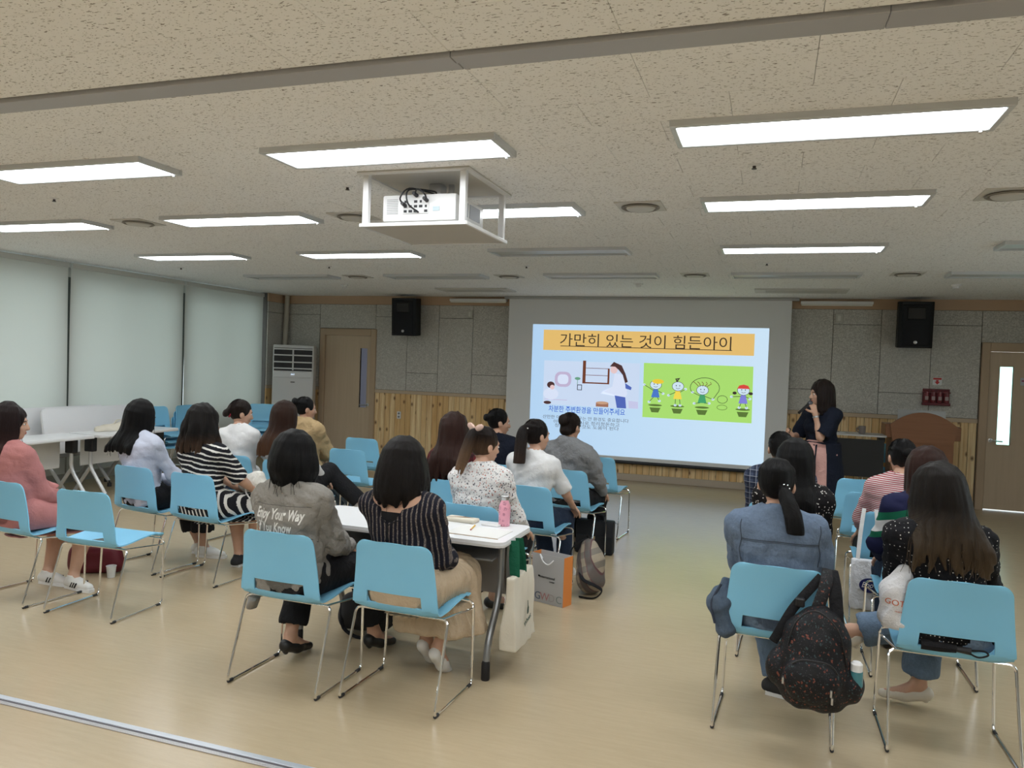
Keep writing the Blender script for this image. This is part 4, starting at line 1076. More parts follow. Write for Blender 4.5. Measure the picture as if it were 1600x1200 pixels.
# ---------------- fabrics
def fabric(name, col, bump=.25, sc=260, rough=.85):
    t = NT(name); p = t.coord(); n = t.noise(p, 9, 3); t.bump(t.m('ADD', t.m('ADD', t.noise(p, 38, 4, .6), t.m('MULTIPLY', t.noise(t.vm('ADD', p, t.scale(t.noise(p, 9, 2, .5, 1), (.15, .15, .15))), 13, 3), 2.2)), t.m('MULTIPLY', t.noise(p, sc, 2), .2)), min(1, bump * 2.2), .010)
    return t.fin(t.mix(n, tuple(x * .86 for x in col), tuple(min(1, x * 1.1) for x in col)), rough, 0, .2)
def stripes(name, c0, c1, axis, freq, duty=.5, warp=.0, ragged=0.0, bump=.2, c2=None):
    t = NT(name); p = t.coord(); n = t.noise(p, 6, 2)
    x = t.sep(p)[axis] if isinstance(axis, int) else t.m('ADD', t.m('MULTIPLY', t.sep(p)[0], axis[0]), t.m('ADD', t.m('MULTIPLY', t.sep(p)[1], axis[1]), t.m('MULTIPLY', t.sep(p)[2], axis[2])))
    x = t.m('ADD', x, t.m('MULTIPLY', n, warp))
    f = t.m('FRACT', t.m('MULTIPLY', x, freq))
    if ragged: f = t.m('ADD', f, t.m('MULTIPLY', t.m('SUBTRACT', t.noise(t.scale(p, (60, 60, 220)), 1, 2), .5), ragged))
    k = t.m('GREATER_THAN', f, duty)
    c = t.mix(k, c0, c1)
    if c2: c = t.mix(t.m('MULTIPLY', k, t.m('GREATER_THAN', t.noise(p, 160, 1), .55)), c, c2)
    t.bump(t.noise(p, 20, 4, .6), bump * 2.5, .014); return t.fin(c, .85, 0, .2)
def dots(name, base, dot, scale, r, rnd=.25, bump=.2):
    t = NT(name); p = t.coord(); d = t.vor(p, scale, 'Distance', rnd); c = t.mix(t.m('LESS_THAN', d, r), base, dot); t.bump(t.noise(p, 22, 4, .6), .6, .014); return t.fin(c, .8, 0, .25)
def plaid(name, base, c1, c2, f, axis=(0, 2)):
    t = NT(name); p = t.sep(t.coord()); a = t.m('GREATER_THAN', t.m('FRACT', t.m('MULTIPLY', p[axis[0]], f)), .5); b = t.m('GREATER_THAN', t.m('FRACT', t.m('MULTIPLY', p[axis[1]], f)), .5)
    c = t.mix(t.m('MULTIPLY', a, .65), base, c1); c = t.mix(t.m('MULTIPLY', b, .65), c, c1)
    l = t.m('MAXIMUM', t.m('GREATER_THAN', t.m('FRACT', t.m('MULTIPLY', p[axis[0]], f * 1.0)), .93), t.m('GREATER_THAN', t.m('FRACT', t.m('MULTIPLY', p[axis[1]], f)), .93))
    c = t.mix(t.m('MULTIPLY', l, .6), c, c2); t.bump(t.noise(t.coord(), 38, 4, .6), .2, .005); return t.fin(c, .85, 0, .2)
def floral(name):
    t = NT(name); p = t.coord(); w = t.vm('ADD', p, t.scale(t.noise(p, 60, 2, .5, 1), (.02, .02, .02)))
    d = t.vor(w, 78, 'Distance'); c1 = t.vor(w, 78, 'Color'); k = t.m('LESS_THAN', d, .36); sel = t.sep(c1)
    c = t.mix(t.m('MULTIPLY', k, t.m('GREATER_THAN', sel[0], .30)), (.72, .71, .70), t.mix(t.m('GREATER_THAN', sel[1], .62), (.10, .10, .12), (.46, .20, .16)))
    c = t.mix(t.m('MULTIPLY', t.m('LESS_THAN', t.vor(t.scale(w, (1, 1, .4)), 90, 'Distance'), .16), .8), c, (.13, .14, .16)); t.bump(t.noise(p, 38, 4), .2, .005); return t.fin(c, .8, 0, .2)
def denim(name, col):
    t = NT(name); p = t.coord(); n = t.noise(t.scale(p, (1, 1, .35)), 90, 4, .7); n2 = t.noise(p, 8, 3)
    c = t.mix(n, tuple(x * .65 for x in col), tuple(x * 1.35 for x in col)); c = t.mix(t.m('MULTIPLY', n2, .5), c, tuple(x * 1.2 for x in col)); t.bump(t.m('ADD', t.noise(p, 30, 4, .6), t.m('MULTIPLY', n, .25)), .7, .012); return t.fin(c, .85, 0, .2)
pink_dress = fabric('dusty_pink', srgb(178, 120, 118), .14); white_cot = fabric('white_cotton', (.72, .72, .72), .12); black_cloth = fabric('black_cloth', (.014, .014, .016), .3)
navy_cloth = fabric('navy_cloth', (.008, .011, .022), .25); tan_m = fabric('tan_cotton', srgb(186, 160, 120), .35); grey_jacket = fabric('grey_jacket', srgb(146, 142, 136), .4)
jean = denim('blue_jeans', (.115, .165, .235)); jean_d = denim('dark_jeans', (.022, .035, .065)); chambray = denim('denim_shirt', (.125, .17, .245))
bl_str = stripes('pale_blue_stripe', (.50, .54, .66), (.60, .63, .74), (1, .6, 0), 190, .5); bw_str = stripes('black_white_stripe', (.011, .011, .015), (.68, .66, .62), (.12, .1, 1), 27, .68, .05, .35)
bw_skirt = stripes('black_white_skirt', (.011, .011, .015), (.66, .64, .60), (1, .35, .25), 27, .62, .015, .3)
nv_str = stripes('navy_brown_stripe', (.010, .010, .018), (.105, .085, .078), (1, .15, .06), 42, .70, .02, .25, c2=(.22, .19, .17))
red_plaid = plaid('red_black_plaid', (.17, .018, .022), (.010, .008, .010), (.20, .05, .05), 16); navy_plaid = plaid('navy_white_check', (.05, .065, .11), (.012, .016, .035), (.45, .47, .52), 24)
flor = floral('floral_print'); grey_gauze = stripes('grey_gauze', (.20, .205, .215), (.255, .26, .27), (1, .5, 0), 260, .5, bump=.45)
dot_big = dots('black_white_spots', (.005, .004, .005), (.62, .58, .54), 55, .24, .8); dot_small = dots('black_small_dots', (.004, .004, .006), (.66, .64, .60), 58, .16, .25)
red_str = stripes('red_white_stripe', (.66, .58, .57), (.33, .045, .065), (.05, 0, 1), 78, .5, .012); beige_pleat = fabric('beige_pleats', srgb(192, 172, 146), .3); pink_pleat = fabric('pale_pink', srgb(206, 160, 152), .25)
rug = NT('navy_green_white_sweater'); z = rug.m('ADD', rug.sep(rug.coord())[2], rug.m('MULTIPLY', rug.m('ABSOLUTE', rug.sep(rug.coord())[0]), .35)); zz = rug.m('DIVIDE', rug.m('SUBTRACT', z, .80), .26)
rc = rug.ramp(zz, [(0, (.012, .014, .05)), (.13, (.01, .13, .07)), (.27, (.66, .66, .66)), (.52, (.01, .13, .07)), (.70, (.014, .016, .055))], 'CONSTANT'); rug.bump(rug.noise(rug.coord(), 200, 2), .2, .003); rugby = rug.fin(rc, .85, 0, .2)
blk_lea = plain('black_leather', (.012, .012, .013), .35); wht_lea = plain('white_leather', (.70, .69, .66), .45); cream_lea = plain('cream_leather', (.66, .60, .50), .4); blk_can = plain('black_canvas', (.02, .02, .022), .8)
SN = dict(kind='sneaker', mat=wht_lea); BK = dict(kind='heel', mat=blk_lea, heel=.06); FL = dict(kind='flat', mat=blk_lea)
def at(k): return CH[k][:3]
PT = dict(kind='pants', mat=black_cloth)

# ---------------- near pair
p7, J7, jacket = person('person in a grey lettered jacket with a black bob, seated at left front', at('A'), dict(side=-.02, yaw=-18, pitch=6, sw=.165, bulk=1.08, px=.0, handL=(-.10, .22, .62), handR=(.10, .24, .64), poleR=(.5, -.6, -.5), poleL=(-.9, -.4, -.4), footL=(-.17, .15, .125), footR=(.20, .42, .125), kneeL=(-.25, 1, .8), toeL=(.1, 1, -.2), toeR=(.25, 1, -.2)),
    top=dict(mat=grey_jacket, name='jacket', o=.024, so=.020, collar=True, hem=.47, rip=.013, rf=(14, 14, 20), sflare=.004, belly=.02, flaps=[((-.17, -.12, .55), (-.235, -.10, .36), .045, .028), ((-.12, -.19, .50), (-.22, -.14, .37), .02, .02)], flapz=.345), bottom=dict(kind='pants', mat=black_cloth, len=.78, o=.016, flare=.012), shoes=BK,
    hair=dict(kind='bob', mat=HB, z=1.015, vol=.006, tuck=.03, rag=.8, seed=3, flare=.012, front=-.01), h=.009)
p8, J8, blouse8 = person('person in a dark striped blouse with a dark bob, seated at the white table', at('B'), dict(side=-.05, yaw=-4, pitch=4, sw=.160, bulk=1.03, handL=(-.06, .26, .70), handR=(.09, .22, .63), poleR=(.3, -.7, -.6), footL=(-.06, .29, .15), footR=(.05, .21, .15), kneeL=(-.1, 1, .8), kneeR=(.2, 1, .8), toeL=(.15, .75, -.65), toeR=(.1, .75, -.65)),
    top=dict(mat=nv_str, o=.018, so=.028, sleeve=.86, sflare=.012, hem=.56, rip=.007, inner=black_cloth, cut=[((0, -.085, -.045), (.06, .075, .085)), ((0, -.06, -.005), (.135, .11, .065))]), bottom=dict(kind='skirt', mat=beige_pleat, hem=.235, flare=.045, pleat=46, o=.022, rip=.006, back=-.02),
    shoes=dict(kind='flat', mat=wht_lea), hair=dict(kind='bob', mat=HS, z=.972, vol=.008, tuck=.012, rag=.7, seed=5, flare=.028), h=.009)
# black slip showing in the neckline
# ---------------- left block
person('person in a dusty pink dress with dark brown hair, at the left edge', at('D'), dict(side=-.14, yaw=-42, pitch=4, sw=.172, bulk=1.12, px=-.05, handL=(-.05, .24, .62), handR=(.03, .21, .60), poleR=(.45, -.8, -.4), footL=(-.13, .20, .085), footR=(.12, .21, .085), toeL=(1, .12, 0), toeR=(1, -.05, 0)),
    top=dict(mat=pink_dress, name='dress', o=.022, so=.018, sleeve=.9, sflare=.012, hem=.47, rip=.007, collar=False, flaps=[((-.14, -.17, .50), (-.20, -.22, .40), .05, .04)], flapz=.385), bottom=dict(kind='skirt', name='dress_skirt', mat=pink_dress, hem=.395, o=.022),
    shoes=dict(kind='sneaker', mat=wht_lea, stripes=3), hair=dict(kind='long', mat=hair_mat('hair_brown_black', (.012, .006, .006), (.05, .016, .012), .85, 1.12), z=.88, seed=8, vol=.008, narrow=.1, drift=.02), h=.010)
person('person in a pale blue striped shirt with long black hair', at('E'), dict(side=-.10, px=-.03, yaw=-16, pitch=14, sw=.158, bulk=1.02, handL=(-.08, .20, .62), handR=(.14, .22, .60), footL=(.02, .42, .085), footR=(.13, .36, .085), toeL=(1, .15, 0), toeR=(1, .3, 0)),
    top=dict(mat=bl_str, name='shirt', o=.024, so=.022, hem=.46, rip=.010, collar=True, flaps=[((-.2, -.06, .62), (-.19, -.03, .50), .05, .04)]), bottom=dict(kind='pants', mat=black_cloth, len=.62, flare=.025, o=.018), shoes=SN,
    hair=dict(kind='long', mat=HB, z=.90, seed=4, vol=.006, flare=.02, narrow=-.15, drift=-.05), h=.011)
p3, J3, _ = person('person in a black and white striped dress with wavy shoulder-length hair', at('F'), dict(side=-.06, yaw=-28, pitch=8, sw=.160, bulk=1.06, handL=(.0, .26, .62), handR=(.17, .25, .62), poleR=(.8, -.6, -.3), footL=(-.02, .30, .085), footR=(.10, .36, .085)),
    top=dict(mat=bw_str, name='dress', o=.018, so=.024, sleeve=.45, hem=.47, rip=.007), bottom=dict(kind='skirt', name='dress_skirt', mat=bw_skirt, hem=.40, o=.02), shoes=dict(kind='sneaker', mat=blk_can),
    hair=dict(kind='bob', mat=hair_mat('hair_black_brown_tips', (.007, .0055, .005), (.08, .044, .026), .93, 1.08), z=.95, seed=9, vol=.014, flare=.035, tuck=-.01, wave=.012, rip=.005), h=.011)
p4, J4, _ = person('person in a white long-sleeved top with a low bun, leftmost of the third row', at('G'), dict(side=-.05, yaw=-38, pitch=10, sw=.150, handR=(.22, .28, .56), footR=(.12, .40, .085)),
    top=dict(mat=white_cot, name='shirt', o=.020, so=.018, hem=.46, rip=.007), bottom=dict(kind='pants', mat=jean_d), shoes=SN, hair=dict(kind='bun', mat=HD, tie=(0, -.128, -.02), r=.036, seed=2), h=.013)
person('person with long brown hair in a white blouse and black trousers', at('H'), dict(side=-.12, yaw=-12, pitch=8, sw=.150, handR=(.10, .24, .60), footL=(.0, .40, .085), footR=(.36, .44, .38), toeR=(1, .4, -.2), kneeR=(-.1, 1, .35)),
    top=dict(mat=white_cot, name='blouse', o=.020, so=.018, hem=.46, rip=.007), bottom=dict(kind='pants', mat=black_cloth, len=.9, o=.024, rip=.003), shoes=SN,
    hair=dict(kind='long', mat=hair_mat('hair_auburn', (.026, .012, .008), (.13, .062, .032), .78, 1.05), z=.84, seed=12, vol=.004, flare=.015, wave=.012, drift=-.03), h=.013)
person('person in a tan jacket with black hair in a bun, beside the left door', at('I'), dict(side=-.02, yaw=-38, pitch=6, sw=.166, bulk=1.04, handR=(.18, .24, .58), handL=(.02, .28, .6), footL=(.0, .62, .085), footR=(.15, .60, .085)),
    top=dict(mat=tan_m, name='jacket', o=.030, so=.026, hem=.46, rip=.011, collar=True), bottom=dict(kind='pants', mat=jean), shoes=SN, hair=dict(kind='bun', mat=HB, tie=(0, -.118, .062), r=.044, seed=6), h=.013)
# ---------------- middle block
person('person in a red and black plaid shirt with long dark wavy hair', at('O'), dict(side=-.10, yaw=-8, pitch=6, sw=.152), top=dict(mat=red_plaid, name='shirt', o=.022, so=.02, hem=.46, rip=.008, flaps=[((-.17, -.10, .55), (-.21, -.12, .40), .04, .035)], flapz=.37), bottom=dict(kind='pants', mat=black_cloth), shoes=SN,
    hair=dict(kind='long', mat=HR, z=.80, seed=14, vol=.006, flare=.025, wave=.014, rip=.005, drift=.0), h=.013)
person('person in dark clothes with black hair in a bun, beside the screen edge', at('P10'), dict(side=-.06, yaw=-52, pitch=6, sw=.156), top=dict(mat=navy_cloth, name='jacket', o=.022, so=.02, hem=.46), bottom=dict(kind='pants', mat=jean_d), shoes=SN, hair=dict(kind='bun', mat=HB, tie=(0, -.122, .03), r=.036, seed=16), h=.013)
p11, J11, _ = person('person in a floral blouse with a bow on a brown ponytail', at('N'), dict(side=.02, yaw=-32, pitch=8, sw=.152, bulk=.99, handL=(-.1, .24, .64), handR=(.2, .2, .60), footL=(-.04, .30, .085), footR=(.10, .30, .085), toeL=(1, .5, 0)),
    top=dict(mat=flor, name='blouse', o=.020, so=.018, hem=.46, rip=.009, collar=True), bottom=dict(kind='pants', mat=black_cloth, len=.7), shoes=FL,
    hair=dict(kind='pony', mat=hair_mat('hair_brown_ponytail', (.010, .006, .005), (.18, .10, .052), .98, 1.22), tie=(0, -.075, .085), end=(-.075, -.225, .985), mid=(-.01, -.012, .0), w=.026, seed=17), h=.010)
p12, J12, _ = person('person in a white short-sleeved shirt with a beaded tie on a dark ponytail', at('P'), dict(side=.02, yaw=-34, pitch=4, sw=.145, bulk=.95, handR=(.22, .24, .60), footL=(.0, .35, .085), footR=(.14, .32, .085)),
    top=dict(mat=white_cot, name='shirt', o=.016, so=.018, sleeve=.42, hem=.46, rip=.008), bottom=dict(kind='pants', mat=jean_d), shoes=SN,
    hair=dict(kind='pony', mat=hair_mat('hair_dark_ponytail', (.008, .0055, .005), (.038, .022, .015), .95, 1.15), tie=(0, -.105, .055), end=(-.05, -.245, .885), mid=(-.005, -.015, .0), w=.032, seed=18), h=.011)
p13, J13, _ = person('person in a grey puffed blouse with pinned-up brown hair and a necklace', at('Q'), dict(side=-.02, yaw=-16, pitch=10, sw=.160, handR=(.2, .22, .58), footR=(.12, .3, .085)),
    top=dict(mat=grey_gauze, name='blouse', o=.028, so=.028, puff=True, hem=.45, rip=.012, collar=True, neck=-.01, gather=.95), bottom=dict(kind='pants', mat=black_cloth, o=.02), shoes=FL, hair=dict(kind='updo', mat=HD, tie=(0, -.112, .045), r=.052, seed=19), h=.012)
# ---------------- right block
p15, J15, _ = person('person in a navy and white checked shirt, farthest of the three at the aisle', at('Y2'), dict(side=-.02, yaw=6, pitch=2, sw=.166, bulk=1.05), top=dict(mat=navy_plaid, name='shirt', o=.024, so=.024, hem=.46), bottom=dict(kind='pants', mat=jean_d), shoes=SN, hair=dict(kind='bun', mat=HB, tie=(0.0, -.122, -.01), r=.032, seed=20), h=.013)
person('person in a spotted black blouse with straight long black hair', at('Y1'), dict(side=.02, yaw=-8, pitch=4, sw=.160, bulk=1.04), top=dict(mat=dot_big, name='blouse', o=.022, so=.022, hem=.46), bottom=dict(kind='pants', mat=black_cloth), shoes=FL,
    hair=dict(kind='long', mat=HB, z=.86, seed=21, vol=.004, narrow=.12, drift=.03), h=.012)
p17, J17, shirt17 = person('person in a faded denim shirt with a black ponytail, seated before the flowered backpack', at('S'), dict(side=-.03, yaw=-8, pitch=2, sw=.168, bulk=1.10, handL=(-.10, .24, .60), handR=(.12, .22, .60), footL=(.0, .30, .085), footR=(.14, .33, .085), toeL=(.55, -.1, 0)),
    top=dict(mat=chambray, name='shirt', o=.022, so=.026, hem=.47, rip=.008, collar=True, gather=.905), bottom=dict(kind='pants', mat=jean, len=.9, o=.014), shoes=dict(kind='sneaker', mat=blk_can, lace=plain('yellow_lace', (.55, .40, .03), .6)),
    hair=dict(kind='pony', mat=HB, tie=(.052, -.088, -.012), end=(.075, -.255, .915), mid=(.012, -.03, .0), w=.026, seed=22, strands=70), h=.009)
person('person in a red and white striped top with a dark bun, hand at the cheek', at('V'), dict(side=.04, yaw=8, pitch=4, sw=.155, handR=(.10, .10, 1.08), poleR=(.9, .3, -.5), hdirR=(-.2, .1, 1), hnormR=(-1, .2, 0), handL=(-.16, .22, .58)),
    top=dict(mat=red_str, name='top', o=.014, so=.016, sleeve=.75, hem=.46, neck=-.015), bottom=dict(kind='pants', mat=black_cloth), shoes=FL, hair=dict(kind='bun', mat=HB, tie=(0, -.118, .03), r=.032, seed=23), h=.012)
person('person in a navy, green and white striped sweater with reddish brown hair', at('U'), dict(side=.0, yaw=12, pitch=4, sw=.160, handL=(-.16, .22, .60)), top=dict(mat=rugby, name='sweater', o=.022, so=.026, hem=.46), bottom=dict(kind='pants', mat=jean_d), shoes=FL,
    hair=dict(kind='long', mat=HR, z=.92, seed=24, vol=.006), h=.012)
p20, J20, _ = person('person in a black dotted blouse with long brown-black hair, at the right front', at('T'), dict(side=-.09, yaw=40, pitch=8, sw=.160, bulk=1.05, twist=8, handL=(-.12, .24, .62), handR=(.12, .24, .60), footL=(-.36, .40, .33), footR=(-.04, .33, .125), kneeL=(1, .35, .12), kneeR=(-.2, 1, .8), toeL=(-1, .2, -.5), toeR=(-1, .25, -.12)),
    top=dict(mat=dot_small, name='blouse', o=.024, so=.030, hem=.46, rip=.009), bottom=dict(kind='pants', mat=jean, len=.80, o=.014, flare=.022), shoes=dict(kind='heel', mat=cream_lea, heel=.06),
    hair=dict(kind='long', mat=hair_mat('hair_ombre', (.010, .0075, .006), (.085, .058, .034), .82, 1.10), z=.86, seed=25, vol=.006, flare=.055, wave=.012, drift=.035, n=36, rag=2.6, thin=.4, tip=.006), h=.009)
# ---------------- presenter
pres, JP, _ = person('person standing in a navy wrap top and pink pleated skirt, speaking into a microphone', (.485, 8.20, 138), dict(stand=True, sw=.148, up=.98, yaw=-28, pitch=4, handL=(-.06, .17, 1.30), poleL=(-.35, -.3, -1), hdirL=(.3, .05, .9), hnormL=(.75, -.2, .1), curlL=.95, handR=(.16, .22, 1.07), poleR=(.5, -.6, -.4), hdirR=(.1, .8, .35), hnormR=(-.7, .1, .2), curlR=.8),
    top=dict(mat=navy_cloth, name='wrap_top', o=.018, so=.026, sleeve=.42, sflare=.012, hem=.96, cut=[((0, .11, -.03), (.045, .07, .10))]), bottom=dict(kind='skirt', mat=pink_pleat, hem=.34, flare=.03, pleat=40, o=.016, waist=.14), shoes=dict(kind='flat', mat=blk_lea),
    hair=dict(kind='long', mat=HD, z=1.31, seed=30, vol=.008, flare=.012, behind=False), h=.011)
# ================================================================ things on and before the back wall
def text_mesh(body, size, mat, parent, M, name='lettering', extrude=.0006, align='CENTER', shear=0.0, width=None, bold=0.0):
    cu = bpy.data.curves.new(name, 'FONT'); cu.body = body; cu.size = size; cu.align_x = align; cu.extrude = extrude; cu.resolution_u = 3; cu.shear = shear; cu.offset = bold
    o = bpy.data.objects.new(name, cu); COL.objects.link(o); bpy.context.view_layer.update()
    me = bpy.data.meshes.new_from_object(o); w = o.dimensions.x; bpy.data.objects.remove(o); me.name = name
    S = Matrix.Diagonal((width / w, 1, 1, 1)) if width and w > 0 else Matrix()
    me.transform(M @ S); me.materials.clear(); me.materials.append(mat); return link(name, me, parent)
WM = lambda x, y, z: T((x, y, z), rx=PI / 2)                    # xy plane -> facing -y (towards the room)
# ---------------- projection screen with the slide
YS = 11.36
scr = empty('projection_screen', (0, YS, 0), label='large projection screen lowered on the back wall showing a slide', cat='screen')
MB().box(-3.925, .225, .002, .008, .30, 2.735).build('screen_fabric', plain('screen_fabric', (.78, .79, .80), .8, 0, .1), scr, smooth=False)
MB().tube([(-3.94, .005, .285), (.24, .005, .285)], .026, 10).build('bottom_bar', plain('screen_bar', (.012, .014, .018), .5), scr)
MB().box(-4.0, .32, -.03, .09, 2.70, 2.738, bev=.006).build('screen_housing', plain('housing_grey', (.45, .45, .45), .5), scr)
def slide_rect(x0, x1, z0, z1, m, name, parent, d): return MB().box(x0, x1, -d, 0, z0, z1).build(name, m, parent, smooth=False)
bgm = NT('slide_light'); z_ = bgm.sep(bgm.coord()); gx = bgm.m('MULTIPLY_ADD', z_[0], .05, 1.05); colr = bgm.mix(bgm.m('MULTIPLY_ADD', z_[0], .28, 1.0), srgb(178, 213, 246), srgb(206, 232, 252))
bgm.put(bgm.b.inputs['Emission Color'], colr); bgm.b.inputs['Emission Strength'].default_value = .92; bgm.fin((.15, .15, .15), .8, 0, .05)
slide = slide_rect(-3.525, -.060, .366, 2.312, bgm.mat, 'projected_slide', scr, .0012)
def E_(n, r, g, b, s=.95): return emit('slide_' + n, srgb(r, g, b), s)
slide_rect(-3.348, -.250, 1.920, 2.231, E_('ochre', 226, 187, 112), 'title_banner', slide, .0022)
ink = E_('ink', 60, 52, 46, .8); black = E_('black', 45, 45, 50, .7)
text_mesh('가만히 있는 것이 힘든아이', .215, ink, slide, WM(-1.815, -.0026, 2.005), 'title_text', width=2.52)
slide_rect(-3.075, -.55, 1.982, 1.992, ink, 'title_underline', slide, .0028)
text_mesh('차분한 주변환경을 만들어주세요', .105, E_('blue', 62, 108, 205), slide, WM(-2.635, -.0024, .985), 'caption_text', width=1.18, bold=.001)
for i, (tx, w, x, z) in enumerate((('산만한 아이들의 경우는 안 환경도 중요합니다', 1.33, -2.65, .875), ('아이 방을 수시로 정리정돈하고', 1.02, -2.63, .808), ('정돈해 주는 것도 도움이 된다', .99, -2.625, .75))):
    text_mesh(tx, .062, E_('greytext', 96, 104, 118, .85), slide, WM(x, -.0024, z), 'body_text', width=w)
# left picture: pale room, child at a table, mirror, wall frame, woman bending
slide_rect(-3.323, -1.850, 1.085, 1.760, E_('pic', 200, 216, 240), 'left_picture', slide, .0016)
def poly(pts, m, name, d, parent=None): return MB().prism([(x, z) for x, z in pts], 0, .0008, T((0, -d, 0), rx=PI / 2)).build(name, m, parent or slide, smooth=False)
def disc(x, z, rx, rz, m, name, d, n=20): return poly([(x + rx * math.cos(2 * PI * i / n), z + rz * math.sin(2 * PI * i / n)) for i in range(n)], m, name, d)
lil = E_('lilac', 190, 178, 208); brown = E_('brown', 120, 70, 52, .8); hairb = E_('hairb', 84, 58, 58, .8); white = E_('white', 214, 224, 246); jeans_ = E_('jeansp', 82, 104, 182); skin_ = E_('skinp', 226, 196, 198)
poly(rrect(.26, .23, .09, 5, -3.015, 1.48), lil, 'mirror_frame', .0022); poly(rrect(.17, .15, .06, 5, -3.015, 1.48), white, 'mirror_glass', .0028)
for a, b, c, d in ((-2.712, -2.665, 1.43, 1.775), (-2.70, -2.30, 1.432, 1.452), (-2.328, -2.30, 1.432, 1.668), (-2.70, -2.30, 1.555, 1.563), (-2.70, -2.30, 1.660, 1.668)): slide_rect(a, b, c, d, brown, 'wall_frame', slide, .0026)
disc(-2.787, 1.50, .045, .022, E_('leafp', 104, 158, 132), 'plant', .0024); slide_rect(-2.792, -2.784, 1.41, 1.50, E_('leafp', 104, 158, 132), 'plant_stem', slide, .0024)
for a, b, c, d in ((-2.79, -2.715, 1.325, 1.335), (-2.79, -2.715, 1.40, 1.41), (-2.79, -2.78, 1.325, 1.41), (-2.725, -2.715, 1.325, 1.41)): slide_rect(a, b, c, d, black, 'small_box', slide, .0026)
disc(-3.205, 1.388, .06, .05, hairb, 'child_hair', .0026); disc(-3.180, 1.352, .036, .036, skin_, 'child_face', .003); disc(-3.20, 1.25, .12, .09, white, 'child_shirt', .0022); slide_rect(-3.30, -2.94, 1.16, 1.168, lil, 'desk', slide, .0026); disc(-3.25, 1.115, .06, .025, hairb, 'child_shoes', .0026)
poly([(-2.22, 1.60), (-2.08, 1.58), (-2.02, 1.30), (-2.06, 1.24), (-2.22, 1.27), (-2.40, 1.32), (-2.42, 1.29), (-2.25, 1.40)], white, 'woman_shirt', .0026); disc(-2.235, 1.655, .055, .06, skin_, 'woman_face', .003)
poly([(-2.30, 1.70), (-2.24, 1.77), (-2.12, 1.72), (-2.06, 1.60), (-2.02, 1.48), (-2.06, 1.46), (-2.10, 1.58), (-2.16, 1.65), (-2.22, 1.70)], hairb, 'woman_hair', .0034)
poly([(-2.21, 1.27), (-2.05, 1.25), (-2.03, 1.085), (-2.17, 1.085), (-2.19, 1.18)], jeans_, 'woman_jeans', .003); poly([(-2.06, 1.46), (-1.96, 1.40), (-1.97, 1.36), (-2.05, 1.38)], jeans_, 'blue_bag', .003)
disc(-2.395, 1.15, .095, .022, E_('stool', 196, 156, 128), 'stool_seat', .0026); slide_rect(-2.49, -2.30, 1.09, 1.15, E_('stool2', 158, 112, 92), 'stool_base', slide, .0024); poly([(-2.0, 1.20), (-1.86, 1.19), (-1.852, 1.09), (-1.99, 1.09)], E_('bedp', 196, 198, 230), 'bed', .0022)
# right picture: four skipping children on green
poly([(-1.793, 1.771), (-.250, 1.768), (-.243, .967), (-1.785, .971)], E_('green', 168, 219, 112), 'green_picture', .0018)
face = E_('face', 205, 226, 240); dsh = E_('shade', 98, 128, 62, .8)
def line(pts, m, name, r=.006, d=.005): MB().tube([(x, -d, z) for x, z in pts], r, 5).build(name, m, slide)
def kid(x, z, hr, hcol, bcol, hair, arms, legs):
    for pts in arms + legs: line([(x + a, z + b) for a, b in pts], black, 'limb', .004, .0042); disc(x + pts[-1][0], z + pts[-1][1], .022, .018, face, 'hand_or_foot', .006, 10)
    poly([(x - .03, z - .02), (x + .03, z - .02), (x + .062, z - .15), (x - .062, z - .15)], E_(*bcol), 'shirt', .006)
    disc(x, z + .035, .086, .070, black, 'face_outline', .0066); disc(x, z + .035, .080, .064, face, 'face', .0072)
    for s in (-1, 1): disc(x + s * .025, z + .045, .007, .010, black, 'eye', .008, 8)
    line([(x - .03, z + .012), (x, z + .0), (x + .03, z + .012)], black, 'smile', .003, .008)
    if hair == 'cap': poly([(x - .086, z + .06), (x - .06, z + .105), (x, z + .12), (x + .06, z + .105), (x + .086, z + .06)], E_(*hcol), 'hair', .0084)
    elif hair == 'mop': disc(x + .03, z + .085, .085, .035, E_(*hcol), 'hair', .0084)
    elif hair == 'tuft': line([(x - .01, z + .10), (x - .035, z + .14), (x + .02, z + .15), (x - .01, z + .12)], E_(*hcol), 'hair', .012, .0084)
    else:
        for a in (-.10, -.05, .0, .05, .10): line([(x + a * .6, z + .09), (x + a * 1.1 + .01, z + .13), (x + a * 1.2 - .015, z + .155)], E_(*hcol), 'curl', .005, .0084)
    disc(x + .0, 1.155, .10, .016, dsh, 'ground_shadow', .0034); poly([(x - .08, 1.12), (x + .08, 1.12), (x + .05, 1.05), (x - .05, 1.05)], dsh, 'reflection', .0034)
kid(-1.605, 1.42, .08, ('yel', 232, 200, 64), ('cblue', 76, 120, 200), 'mop', [[(-.03, -.05), (-.17, .03)], [(.03, -.05), (.11, -.09)]], [[(-.03, -.15), (-.09, -.22)], [(.03, -.15), (.06, -.20)]])
kid(-1.285, 1.41, .08, ('dk', 60, 50, 50), ('cyel', 238, 214, 84), 'tuft', [[(-.03, -.05), (-.13, -.10)], [(.03, -.05), (.11, .0)]], [[(-.03, -.15), (-.03, -.24)], [(.03, -.15), (.04, -.24)]])
kid(-.935, 1.37, .08, ('cur', 120, 96, 60), ('cgrn', 70, 160, 110), 'curl', [[(-.03, -.05), (-.14, .0)], [(.03, -.05), (.15, -.09)]], [[(-.03, -.15), (-.11, -.16)], [(.03, -.15), (.10, -.15)]])
kid(-.370, 1.39, .08, ('red', 214, 74, 66), ('cvio', 128, 128, 214), 'cap', [[(-.03, -.05), (-.16, -.06)], [(.03, -.05), (.09, -.08)]], [[(-.03, -.15), (-.05, -.21)], [(.03, -.15), (.05, -.21)]])
